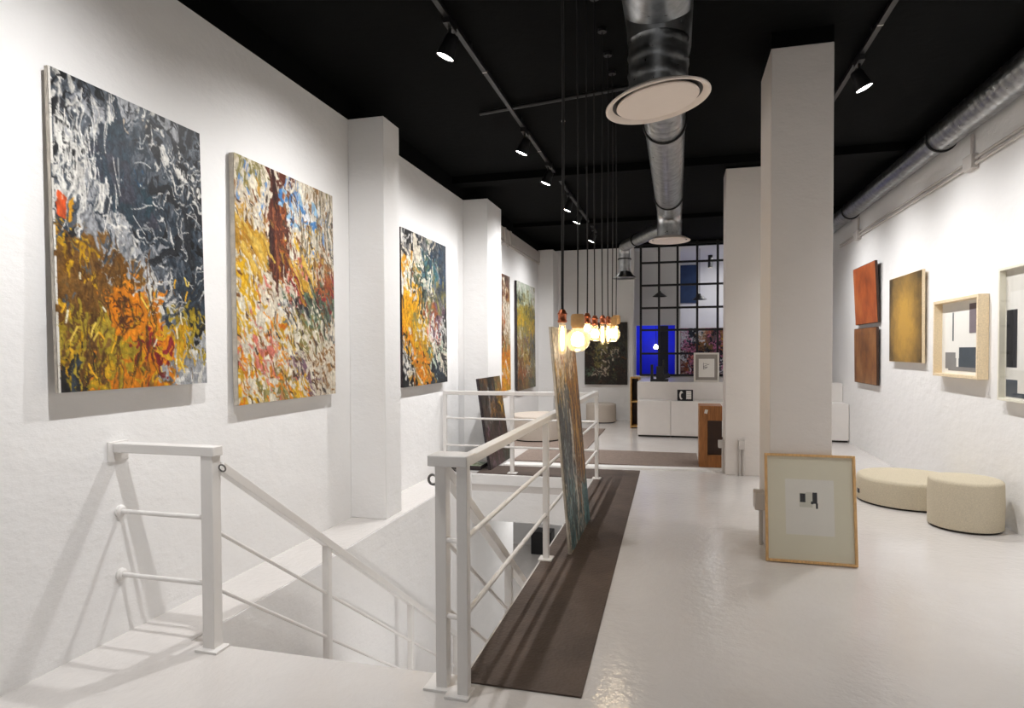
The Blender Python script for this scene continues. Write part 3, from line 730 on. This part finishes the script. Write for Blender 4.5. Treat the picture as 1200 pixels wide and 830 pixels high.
# ================================================================== POUFS
def pouf(label, x, y, rx, ry, h, m, z=0.0, cat='pouf', name='round_pouf', ed=.03, group=None):
    root = thing(name, label, cat, (x, y, z), group)
    k = [(0, h), (rx * .6, h + .002), (rx - ed * 1.6, h - .002)]
    for a in range(0, 91, 15):
        t = math.radians(a); k.append((rx - ed + ed * math.sin(t), h - ed + ed * math.cos(t) - .003))
    k += [(rx + .004, h * .5), (rx, .022), (rx - .004, .018), (0, .018)]
    quick('cushion', m, lambda bb: lathe(bb, k, (x, y, z), (0, 0, 1), 64, 1, ry / rx), root)
    quick('base', M['dark_base'], lambda bb: lathe(bb, [(0, 0.0), (rx - .02, 0.0), (rx - .012, .02), (0, .02)], (x, y, z), (0, 0, 1), 64, 1, ry / rx), root)
    return root
pouf('tall round beige pouf standing in front of the low bench by the right wall', 2.27, 5.875, .258, .258, .405, M['boucle'])
pf = pouf('low wide round beige bench behind the tall pouf at the right wall', 2.13, 6.72, .44, .44, .255, M['boucle'], name='round_bench', cat='bench', ed=.035)
quick('socket_tab', M['black'], lambda bb: box(bb, 1.684, 1.694, 6.66, 6.71, .075, .115), pf)
pouf('oval grey beige bench by the left wall beyond the stairwell', -2.22, 10.12, .44, .5, .40, M['greige'], z=.014, name='oval_bench', cat='bench', ed=.03)
pouf('round grey beige pouf on the floor below the dark canvas at the back wall', -1.5, 12.83, .30, .30, .38, M['greige'])

# ================================================================== FAR CABINETS
xs = [-0.645, -0.105, 0.435, 0.975, 1.515, 2.055, 2.58]
places = ['leftmost of the row, against the oak shelf', 'second from the oak shelf, under the small black picture', 'behind the brown wooden cabinet', 'in the row behind the farther pillar', 'in the row behind the nearest pillar', 'at the right wall end of the row']
for k in range(6):
    x0, x1 = xs[k], xs[k + 1]
    u = thing('low_cabinet', 'low white cabinet, ' + places[k], 'cabinet', ((x0 + x1) / 2, 10.95, 0), 'low white cabinets at the back')
    bx('body', M['cabinet'], (x0 + .001, x1 - .001, 10.768, 11.14, .03, .605), u, .002)
    bx('door', M['cabinet'], (x0 + .004, x1 - .004, 10.75, 10.767, .035, .60), u, .002)
    bx('plinth', M['seam'], (x0 + .01, x1 - .01, 10.80, 11.12, 0, .03), u)
o = bx('display_plinth', M['cabinet'], (-0.672, 2.578, 11.15, 13.1, 0, .905), None, .004, origin='base')
tag(o, 'long white display plinth behind the low cabinets, under the steel grid', 'plinth')
sh = thing('oak_shelf', 'narrow oak open shelf at the left end of the white plinth', 'shelf', (-.77, 12.0, 0))
def shf(bb):
    box(bb, -.85, -.825, 11.9, 12.25, 0, .95); box(bb, -.70, -.676, 11.9, 12.25, 0, .95)
    box(bb, -.825, -.70, 12.225, 12.25, 0, .95)
quick('carcass', M['oak_dark'], shf, sh, .001)
for z in (.02, .48, .925): bx('shelf_board', M['oak_dark'], (-.825, -.70, 11.9, 12.225, z, z + .025), sh)
bx('back_panel', M['dark_wood'], (-.824, -.701, 12.21, 12.224, .045, .925), sh)

cr = thing('wooden_cabinet', 'orange brown wooden cabinet with dark recess beside the farther pillar', 'cabinet', (.40, 8.3, 0))
def crf(bb):
    x0, x1, y0 = .262, .535, 8.12
    box(bb, x0, x0 + .10, y0, y0 + .4, 0, .76); box(bb, x0 + .10, x1, y0, y0 + .4, 0, .15); box(bb, x0 + .10, x1, y0, y0 + .4, .58, .76)
quick('body', M['crate'], crf, cr, .003)
bx('recess_panel', M['dark_wood'], (.362, .534, 8.17, 8.5, .15, .58), cr)
quick('sticker', M['paper'], lambda bb: obox(bb, (.345, 8.1185, .69), (.018, 0, -.004), (.006, 0, .024), (0, .001, 0)), cr)

# small black framed picture on the cabinets
bp_ = thing('framed_picture', 'small black framed picture with white half moon shape on the low white cabinet', 'picture', (.125, 10.87, .605))
bx('frame', M['ink'], (0.0, .252, 10.86, 10.885, .605, .79), bp_, .002)
quick('printed_shape', M['paper'], lambda bb: lathe(bb, [(0, 0), (1, 0), (1, .004), (0, .004)], (.065, 10.86, .698), (0, -1, 0), 24, .032, .07), bp_)
quick('printed_shape', M['ink'], lambda bb: lathe(bb, [(0, 0), (1, 0), (1, .003), (0, .003)], (.082, 10.857, .69), (0, -1, 0), 24, .024, .045), bp_)
bx('printed_block', M['paper'], (.145, .225, 10.857, 10.861, .635, .77), bp_)
for k in range(4): bx('printed_line', M['mid_grey'], (.150, .220, 10.8555, 10.858, .655 + .028 * k, .66 + .028 * k), bp_)
# grey framed drawing on plinth
gd = thing('framed_picture', 'grey framed ink drawing standing on the white plinth in front of the steel grid', 'picture', (.48, 11.27, .905))
def gfr(bb):
    x0, x1, z0, z1, f = .272, .69, .905, 1.405, .03
    box(bb, x0, x0 + f, 11.25, 11.29, z0, z1); box(bb, x1 - f, x1, 11.25, 11.29, z0, z1); box(bb, x0 + f, x1 - f, 11.25, 11.29, z0, z0 + f); box(bb, x0 + f, x1 - f, 11.25, 11.29, z1 - f, z1)
quick('frame', M['inner_paper'], gfr, gd, .002)
bx('mount', M['grey_mount'], (.302, .66, 11.275, 11.288, .935, 1.375), gd)
bx('drawing_sheet', M['paper'], (.355, .612, 11.270, 11.276, .985, 1.30), gd)
quick('ink_lines', M['ink'], lambda bb: (box(bb, .43, .436, 11.268, 11.271, 1.12, 1.23), box(bb, .436, .50, 11.268, 11.271, 1.155, 1.163), obox(bb, (.48, 11.269, 1.19), (.05, 0, .02), (0, 0, .003), (0, .001, 0)), obox(bb, (.46, 11.269, 1.135), (.03, 0, .01), (0, 0, .004), (0, .001, 0)), box(bb, .44, .50, 11.268, 11.271, 1.215, 1.219)), gd)
# black sculpture
sc = thing('metal_sculpture', 'black angular metal sculpture on the left end of the white plinth', 'sculpture', (-.28, 11.25, .905))
bx('base', M['black'], (-.455, -.15, 11.2, 11.32, .905, .95), sc, .003)
bx('upright', M['black'], (-.452, -.405, 11.22, 11.29, .95, 1.20), sc, .003)
quick('block', M['black'], lambda bb: (box(bb, -.355, -.235, 11.22, 11.30, .95, 1.17), obox(bb, (-.19, 11.26, 1.0), (.06, 0, .02), (-.012, 0, .035), (0, .035, 0)), box(bb, -.25, -.22, 11.23, 11.28, 1.15, 1.28)), sc, .003)

# ================================================================== STEEL GRID and ROOM BEHIND
gd = thing('steel_grid_partition', 'black steel grid partition filling the opening in the back wall', 'window', (.2, 13.2, .93))  # open partition of steel bars, no panes
for k, x in enumerate((-.725, -.362, .003, .384, .775, 1.16)):
    bx('vertical_bar', M['black'], (x - .022, x + .022, 13.16, 13.2, .93, 3.64), gd)
for z in (.945, 1.382, 1.861, 2.31, 2.77, 3.23, 3.60):
    bx('horizontal_bar', M['black'], (-.74, 1.29, 13.165, 13.195, z - .021, z + .021), gd)
# room behind
b = NB(); box(b, -2.3, -.87, 14.0, 14.1, 0, 3.64); box(b, -.87, .06, 14.0, 14.1, 1.99, 3.64); box(b, -.05, .06, 14.0, 14.1, 0, 1.99)
struct('wall_inner', b, M['wall'])
b = NB(); box(b, -2.3, XR, 16.0, 16.1, 0, 3.64); box(b, 2.0, 2.1, 13.3, 16.0, 0, 3.64); struct('wall_rear', b, M['wall'])
b = NB(); box(b, -.9, 2.1, 13.32, 16.0, 3.60, 3.648); struct('ceiling_rear', b, M['wall'])
M['blue'] = plain('blue_light_tint', (24, 44, 225), 0.5, vary=.06)  # blue light of the doorway put into the wall colour
M['blue_dark'] = plain('dark_navy_door', (10, 14, 40), 0.4)
b = NB(); box(b, -1.2, -1.1, 14.1, 15.2, 0, 2.3); box(b, -1.1, .0, 15.1, 15.2, 0, 2.3); box(b, .0, .05, 14.1, 15.2, 0, 2.3); box(b, -1.1, .0, 14.1, 15.1, 2.2, 2.3)
struct('wall_blue', b, M['blue'])
b = NB(); box(b, -.40, -.19, 14.06, 14.1, .01, 1.98); struct('door_1', b, M['blue_dark'])
b = NB(); box(b, -.965, -.885, 13.165, 13.21, 0, 2.06); struct('trim_5', b, M['wall'])
GF = [['Wff', 'KNK', 'WbC', 'fQb', 'KfQ', 'bHc'], ['fWW', 'NKW', 'WbQ', 'bfK', 'fKE', 'Hbc'], ['fKW', 'KfM', 'bKQ', 'KbH', 'ffK', 'QbK'], ['WMK', 'MfP', 'KbW', 'bKf', 'KfP', 'WbI'], ['WQM', 'KPf', 'MWK', 'fPK', 'fKW', 'IWK'], ['WMQ', 'KfP', 'WKf', 'KfP', 'KQW', 'KWK']]
im = paint(110, 115, GF, 350, 71, 1.3, 0.8, size=(.04, .14), width=(.015, .045))
canvas('hanging_canvas', 'pink and black figurative canvas in the room behind the steel grid', 'painting', (.07, 15.95, 1.985), (1, 0, 0), (0, 0, -1), 1.15, 1.15, .03, im, None, 'dark_edge')
o = bx('navy_canvas', M['navy'], (.065, .487, 15.96, 15.998, 2.60, 3.52), None, .002, origin='base'); tag(o, 'plain navy blue canvas high on the wall behind the steel grid', 'painting')
def cone_lamp(label, x, y, z, cap):
    root = thing('cone_pendant', label, 'lamp', (x, y, z), 'black cone pendants behind the grid')
    quick('shade', M['black'], lambda bb: lathe(bb, [(.145, 0), (.15, .004), (.03, .095), (.022, .125), (0, .125)], (x, y, z), (0, 0, 1), 32), root)
    quick('cable', M['dark_cable'], lambda bb: tube(bb, [(x, y, z + .12), (x, y, cap)], .005, 8), root)
cone_lamp('black cone pendant behind the grid, hanging clear of the navy canvas', -.365, 13.75, 2.585, 3.6)
cone_lamp('black cone pendant behind the grid, hanging by the lower edge of the navy canvas', .455, 13.95, 2.52, 3.6)

# ================================================================== DUCTS
def spiral(bm, p, q, r, pitch=.11, seg=40, ridge=.004):
    """galvanised spiral duct with a helical seam"""
    p, q = Vector(p), Vector(q); d, u, v = frame_of(q - p); L = (q - p).length
    n = max(8, int(L / (pitch / 5))); rings = []
    for i in range(n + 1):
        s = L * i / n; ring = []
        for k in range(seg):
            a = 2 * PI * k / seg
            ph = (s / pitch - k / seg) % 1.0
            rr = r + (ridge if ph < .2 else 0)
            ring.append(bm.verts.new(p + d * s + (u * math.cos(a) + v * math.sin(a)) * rr))
        rings.append(ring)
    for a, b_ in zip(rings, rings[1:]):
        for k in range(seg): bm.faces.new((a[k], a[(k + 1) % seg], b_[(k + 1) % seg], b_[k]))
    bm.faces.new(rings[0][::-1]); bm.faces.new(rings[-1])
def collar(bm, c, d, r, w=.03): lathe(bm, [(r - .01, -w), (r + .012, -w), (r + .016, -w * .4), (r + .016, w * .4), (r + .012, w), (r - .01, w)], c, d, 40)
DX, DZ = -0.10, 3.26
dm = thing('ventilation_duct', 'large galvanised spiral duct with round outlets running down the middle of the ceiling', 'duct', (DX, 6, 2.7))
G = M['galv']
quick('duct_run', G, lambda bb: spiral(bb, (DX, YF + .3, DZ), (DX, 2.86, DZ), .185), dm)
quick('tee_piece', G, lambda bb: (lathe(bb, [(.178, 0), (.178, 1.06)], (DX, 2.84, DZ), (0, 1, 0), 48), lathe(bb, [(.176, .02), (.160, -.14), (.157, -.20)], (DX, 3.42, DZ), (0, 0, 1), 40), lathe(bb, [(.178, 0), (.160, .16)], (DX, 3.90, DZ), (0, 1, 0), 48)), dm)
quick('collar', M['black'], lambda bb: collar(bb, (DX, 2.86, DZ), (0, 1, 0), .186, .012), dm)
quick('drop_duct', G, lambda bb: spiral(bb, (DX, 3.42, 3.06), (DX, 3.42, 2.80), .152, .09, 48, .006), dm)
def diffuser(x, y, z, r, root, ax=(0, 0, 1)):
    df = quick('diffuser', M['diffuser'], lambda bb: lathe(bb, [(r * .58, .05), (r * .8, .035), (r, .004), (r, -.004), (r * .965, -.008), (r * .89, .004), (r * .84, .02), (r * .7, .03)], (x, y, z), ax, 64), root)
    quick('plate', M['diffuser'], lambda bb: lathe(bb, [(0, -.004), (r * .77, -.004), (r * .79, .002), (r * .77, .012), (0, .014)], (x, y, z), ax, 64), df)
    quick('shadow_gap', M['black'], lambda bb: lathe(bb, [(r * .70, .022), (r * .9, .012), (r * .9, .016), (r * .70, .03)], (x, y, z), ax, 48), df)
diffuser(DX - .002, 3.42, 2.752, .272, dm, (-.15, 0, 1))
quick('duct_run', G, lambda bb: spiral(bb, (DX, 4.0, DZ), (DX, 8.3, DZ), .155), dm)
for y in (4.03, 5.2, 7.65): quick('collar', M['black'], lambda bb: collar(bb, (DX, y, DZ), (0, 1, 0), .156, .008), dm)
quick('end_bend', G, lambda bb: tube(bb, [(DX, 8.15, DZ)] + [(DX, 8.2 + .2 * math.sin(a), DZ - .2 + .2 * math.cos(a)) for a in np.linspace(0, PI / 2, 8)] + [(DX, 8.4, 2.9)], .155, 40), dm)
diffuser(DX, 8.4, 2.86, .26, dm)
quick('branch_duct', G, lambda bb: tube(bb, [(DX, 8.35, 3.03), (-.30, 8.95, 3.09), (-.84, 10.62, 3.19)] + [(-.84 - .02 * math.sin(a) , 10.62 + .13 * math.sin(a), 3.06 + .13 * math.cos(a)) for a in np.linspace(.3, PI / 2, 6)] + [(-.86, 10.75, 2.74)], [.088, .088, .088] + [.09, .095, .10, .10, .10, .10] + [.10], 32), dm)
quick('collar', M['black'], lambda bb: collar(bb, (-.60, 9.88, 3.145), (-.54, 1.67, .1), .088, .010), dm)
quick('collar', M['black'], lambda bb: collar(bb, (-.86, 10.75, 2.98), (0, 0, 1), .10, .010), dm)
quick('diffuser', G, lambda bb: lathe(bb, [(.10, .11), (.13, .06), (.20, .0), (.20, -.008), (.14, .01), (0, .012)], (-.86, 10.75, 2.665), (0, 0, 1), 48), dm)
for y in (1.5, 4.6, 7.0):
    quick('hanger', M['black'], lambda bb: (box(bb, DX - .17, DX - .163, y, y + .025, DZ, ZC), box(bb, DX + .163, DX + .17, y, y + .025, DZ, ZC)), dm)

wd = thing('ventilation_duct', 'galvanised spiral duct running along the top of the right wall', 'duct', (2.42, 6.5, 3.35))
quick('duct_run', G, lambda bb: spiral(bb, (2.425, YF + .3, 3.462), (2.425, 6.85, 3.462), .128, .10), wd)
quick('duct_run', G, lambda bb: spiral(bb, (2.425, 6.85, 3.462), (2.425, 13.1, 3.462), .112, .10), wd)
for y, r in ((6.86, .130), (10.1, .115)): quick('collar', M['black'], lambda bb: collar(bb, (2.425, y, 3.462), (0, 1, 0), r, .008), wd)
for y in (3.3, 6.57, 10.26): quick('hanger', M['black'], lambda bb: box(bb, 2.41, 2.44, y - .012, y + .012, 3.585, ZC), wd)

# ================================================================== TRACK LIGHTS
def track(label, x, y0, y1):
    root = thing('lighting_track', label, 'track', (x, (y0 + y1) / 2, 3.60))
    bx('channel', M['black'], (x - .018, x + .018, y0, y1, 3.60, 3.632), root, .002)
    for y in np.arange(y0 + .3, y1, 1.5): bx('clip', M['black'], (x - .022, x + .022, y, y + .04, 3.625, ZC), root)
    for y in np.arange(y0 + 1.2, y1, 2.0): bx('joint', M['bracket'], (x - .0185, x + .0185, y, y + .012, 3.5985, 3.612), root)
track('black lighting track with five lit spotlights in view on the left of the ceiling', -1.443, -.5, 11.6)
track('black lighting track on the right of the ceiling, partly hidden by the pillar', 1.30, 1.5, 11.0)
LIGHTS = []
def spotlight(x, y, aim, label, group, energy, cone, col=(1, .99, .985)):
    root = thing('track_spotlight', label, 'spotlight', (x, y, 3.60), group)
    bx('adapter', M['black'], (x - .022, x + .022, y - .075, y + .075, 3.562, 3.602), root, .003)
    quick('stem', M['black'], lambda bb: tube(bb, [(x, y, 3.565), (x, y, 3.47)], .011, 10), root)
    d = Vector(aim).normalized(); c = Vector((x, y, 3.455))
    quick('lamp_head', M['black'], lambda bb: lathe(bb, [(0, -.06), (.036, -.06), (.042, -.05), (.050, .02), (.062, .085), (.058, .085), (.056, .078), (0, .076)], c, d, 32), root)
    quick('lens', M['lens'], lambda bb: lathe(bb, [(0, .081), (.054, .081), (.054, .0775), (0, .0775)], c, d, 32), root)
    L = bpy.data.lights.new('spot_lamp', 'SPOT'); L.energy = energy; L.spot_size = math.radians(cone); L.spot_blend = 1.0; L.shadow_soft_size = .035; L.color = col
    lo = bpy.data.objects.new('spot_lamp', L); COL.objects.link(lo); lo.parent = root
    lo.location = (c + d * .09) - root.location
    lo.rotation_euler = d.to_track_quat('-Z', 'Y').to_euler()
    return root
GL_ = 'spotlights on the left ceiling track'
s0 = spotlight(-1.443, 3.93, (-.78, .0, -1.8), 'lit black spotlight on the left track, largest and nearest in view', GL_, 200, 130)
for y, lb in ((1.98, 'black spotlight on the left track, just above the picture and nearest the entrance'), (6.02, 'lit black spotlight on the left track, second from the front'),
              (7.18, 'lit black spotlight on the left track, third from the front'), (8.62, 'lit black spotlight on the left track, fourth from the front'),
              (9.5, 'lit black spotlight on the left track, fifth and last in a clear row'), (11.2, 'added black spotlight at the far end of the left track')):  # the far-end lamp is added for brightness
    dup(s0, (-1.443, y, 3.60), lb)
GR_ = 'spotlights on the right ceiling track'
s1 = spotlight(1.30, 5.2, (.72, 0.0, -1.6), 'lit black spotlight on the right track, just right of the nearest pillar', GR_, 165, 128)
for y, lb in ((3.4, 'added black spotlight on the right track, out of view nearest the entrance'), (6.75, 'black spotlight on the right track, behind the nearest pillar'),  # the lamp nearest the entrance is added for brightness, out of view
              (8.25, 'black spotlight on the right track, beside the farther pillar'), (9.9, 'black spotlight at the far end of the right track')):
    dup(s1, (1.30, y, 3.60), lb)

# ================================================================== PENDANT BULBS
def pendant(y, zc, kind, sock, label, k):
    x = -.5
    root = thing('pendant_bulb', label, 'pendant', (x, y, zc), 'bare bulbs in a row over the mat')
    if kind == 'tube': r, hh = .018, .075
    elif kind == 'globe': r, hh = .0625, .0625
    elif kind == 'small': r, hh = .032, .032
    else: r, hh = .047, .06
    zt = zc + hh
    sh_ = .055
    if sock == 'wood':
        quick('socket', M['socket_wood'], lambda bb: lathe(bb, [(0, .0), (.028, .0), (.036, .02), (.036, .062), (.030, .075), (0, .075)], (x, y, zt - .004), (0, 0, 1), 28), root); sh_ = .072
    else:
        quick('socket', M['copper'], lambda bb: lathe(bb, [(0, 0), (.020, 0), (.022, .008), (.019, .012), (.019, .034), (.023, .038), (.019, .044), (.012, .058), (0, .062)], (x, y, zt - .004), (0, 0, 1), 24), root)
    if kind == 'tube':
        prof = [(0, -hh), (r * .7, -hh + .006), (r, -hh + .02), (r, hh - .025), (.013, hh), (0, hh)]
    else:
        prof = [(0, -r)] + [(r * math.sin(a), -r * math.cos(a)) for a in np.linspace(.2, PI * .80, 14)] + [(.014, hh + .004), (0, hh + .004)]
        if kind == 'drop': prof = [(0, -.047)] + [(.047 * math.sin(a), -.047 * math.cos(a)) for a in np.linspace(.2, PI * .6, 10)] + [(.026, .035), (.014, hh), (0, hh)]
    gl = M['bulb_globe'] if kind == 'frost' else M['bulb_glass']
    bo = quick('bulb', gl, lambda bb: lathe(bb, prof, (x, y, zc), (0, 0, 1), 32), root)
    if kind == 'tube': quick('filament', M['bulb_hot'], lambda bb: lathe(bb, [(0, -.058), (.006, -.05), (.008, 0), (.006, .05), (0, .055)], (x, y, zc), (0, 0, 1), 12), bo)
    else: quick('filament', M['bulb_hot'], lambda bb: lathe(bb, [(0, -r * .55), (r * .48, -r * .42), (r * .56, r * .1), (r * .36, r * .55), (0, r * .7)], (x, y, zc), (0, 0, 1), 16), bo)
    top = zt + sh_
    r2 = random.Random(k); w = .004 + .006 * r2.random()
    pts = [(x + w * math.sin(t * 3 + k) * (t) * (1 - t) * 3, y + w * math.cos(t * 4 + k) * t * (1 - t) * 3, top + (ZC - top) * t) for t in np.linspace(0, 1, 24)]
    quick('cable', M['dark_cable'], lambda bb: tube(bb, pts, .0065 if k == 0 else .004, 8), root)
    quick('ceiling_cap', M['black'], lambda bb: lathe(bb, [(0, 0), (.03, 0), (.03, .022), (0, .025)], (x, y, ZC - .025), (0, 0, 1), 20), root)
    L = bpy.data.lights.new('bulb_lamp', 'POINT'); L.energy = 1.4; L.color = (1, .82, .58); L.shadow_soft_size = .03
    lo = bpy.data.objects.new('bulb_lamp', L); COL.objects.link(lo); lo.parent = root; lo.location = (0, 0, -hh - .05)
pend = [(2.80, 1.505, 'tube', 'copper', 'clear tube bulb in a copper socket, first of the row above the leaning canvas'),
        (3.25, 1.505, 'globe', 'wood', 'big glowing globe bulb under a wooden socket, second of the row'),
        (3.61, 1.577, 'small', 'copper', 'smallest round bulb of the row, hanging higher than its neighbours'),
        (3.95, 1.553, 'drop', 'copper', 'amber teardrop bulb in a copper socket, fourth of the row'),
        (4.37, 1.563, 'tube', 'copper', 'thin tube bulb between the teardrop bulb and the last globes'),
        (4.73, 1.575, 'tube', 'copper', 'thin tube bulb in a copper socket, sixth of the row'),
        (5.05, 1.58, 'globe', 'wood', 'globe bulb under a wooden socket, seventh of the row'),
        (5.37, 1.6, 'tube', 'wood', 'last bulb of the row, a thin tube under a wooden socket')]
for k, a in enumerate(pend): pendant(*a, k)

# ceiling odds and ends
o = quick('ceiling_pipe', M['black'], lambda bb: tube(bb, [(-1.75, 5.55, 3.62), (-.3, 5.3, 3.62)], .018, 10), origin='base'); tag(o, 'thin black pipe crossing the ceiling between the left track and the duct', 'pipe')
o = quick('sprinkler', M['bracket'], lambda bb: lathe(bb, [(0, 0), (.018, 0), (.018, .006), (.008, .03), (0, .03)], (-1.05, 5.95, ZC - .03), (0, 0, 1), 16), origin='base'); tag(o, 'tiny white sprinkler on the black ceiling right of the left track', 'sprinkler')
rs = thing('ceiling_spotlight', 'small black cylinder spotlight on the ceiling behind the steel grid', 'spotlight', (.72, 15.0, 3.6))
quick('body', M['black'], lambda bb: lathe(bb, [(0, .28), (.05, .28), (.05, 0), (.045, 0), (.045, .02), (0, .02)], (.72, 15.0, 3.32), (0, 0, 1), 24), rs)
quick('lens', M['spot_glow'], lambda bb: lathe(bb, [(0, .012), (.042, .012), (.042, .018), (0, .018)], (.72, 15.0, 3.32), (0, 0, 1), 20), rs)
gb = thing('globe_lamp', 'small glowing bulb in the blue doorway', 'lamp', (-.46, 14.4, 1.52))
quick('bulb', M['spot_glow'], lambda bb: lathe(bb, [(0, -.05), (.035, -.035), (.05, 0), (.035, .035), (.015, .06), (0, .06)], (-.46, 14.4, 1.52), (0, 0, 1), 20), gb)
quick('cable', M['dark_cable'], lambda bb: tube(bb, [(-.46, 14.4, 1.58), (-.46, 14.4, 2.2)], .004, 8), gb)

# ================================================================== LIGHT
def area(name, loc, rot, sx, sy, e, col=(1, 1, 1)):
    L = bpy.data.lights.new(name, 'AREA'); L.shape = 'RECTANGLE'; L.size = sx; L.size_y = sy; L.energy = e; L.color = col
    o = bpy.data.objects.new(name, L); COL.objects.link(o); o.location = loc; o.rotation_euler = rot; return o
area('lower_level_fill', (-1.5, 9.4, -0.34), (0, 0, 0), 1.4, 1.4, 34, (1, .99, .97))  # fill light added to brighten the lower level
for y, zb in ((4.3, -1.3), (5.4, -2.05)):  # unseen lamps added to brighten the stairwell
    bl = thing('added_stair_lamp', 'added round white fill lamp on the unseen side wall of the stairwell, %s' % ('over the upper steps' if y < 5 else 'over the lower steps'), 'lamp', (VX1, y, zb))
    quick('housing', M['bracket'], lambda bb: lathe(bb, [(0, 0), (.13, 0), (.13, .03), (.115, .045), (0, .045)], (VX1, y, zb), (-1, 0, 0), 32), bl)
    quick('lens', M['bulb_globe'], lambda bb: lathe(bb, [(.112, .045), (.09, .07), (0, .085)], (VX1, y, zb), (-1, 0, 0), 32), bl)
    L = bpy.data.lights.new('added_stair_light', 'AREA'); L.shape = 'DISK'; L.size = .2; L.energy = 24
    lo = bpy.data.objects.new('added_stair_light', L); COL.objects.link(lo); lo.parent = bl; lo.location = (-.1, 0, 0); lo.rotation_euler = (0, PI / 2, 0)
area('rear_room_fill', (1.2, 14.7, 3.55), (0, 0, 0), .8, .8, 22)  # fill light added above the room behind the grid
area('blue_doorway_fill', (-.6, 14.6, 2.15), (0, 0, 0), .5, .4, 3, (.4, .6, 1))  # soft blue fill added inside the doorway
area('front_fill_light', (0.2, YF + .1, 1.9), (PI / 2, 0, 0), 4.6, 2.8, 12, (1, .97, .95))  # soft fill added behind the camera, no window modelled

w = bpy.data.worlds.new('World'); SC.world = w; w.use_nodes = True
bg = w.node_tree.nodes['Background']; bg.inputs[0].default_value = (1, .98, .96, 1); bg.inputs[1].default_value = .22

# ================================================================== CAMERA
f, yaw, pit, roll, cx, cy = 739.1, .254431, .0198140, -.0038315, 601.556, 425.873
Fw = Vector((-math.sin(yaw) * math.cos(pit), math.cos(yaw) * math.cos(pit), -math.sin(pit)))
R0 = Vector((math.cos(yaw), math.sin(yaw), 0)); U0 = R0.cross(Fw)
Rr = R0 * math.cos(roll) + U0 * math.sin(roll); Uu = -R0 * math.sin(roll) + U0 * math.cos(roll)
cd = bpy.data.cameras.new('camera'); co = bpy.data.objects.new('camera', cd); COL.objects.link(co)
cd.sensor_width = 36; cd.lens = 36 * f / 1200; cd.clip_start = .05
cd.shift_x = -(cx - 600) / 1200; cd.shift_y = (cy - 415) / 1200
mw = Matrix((Rr, Uu, -Fw)).transposed().to_4x4(); mw.translation = (0, 0, 1.45); co.matrix_world = mw
SC.camera = co

vs_ = SC.view_settings
SC.display_settings.display_device = 'sRGB'
vs_.view_transform = 'Standard'; vs_.look = 'None'; vs_.gamma = 1; vs_.exposure = 0.0; vs_.use_curve_mapping = False
SC.cycles.max_bounces = 10; SC.cycles.diffuse_bounces = 6; SC.cycles.transparent_max_bounces = 16
SC.cycles.sample_clamp_indirect = 6
SC.cycles.use_denoising = True
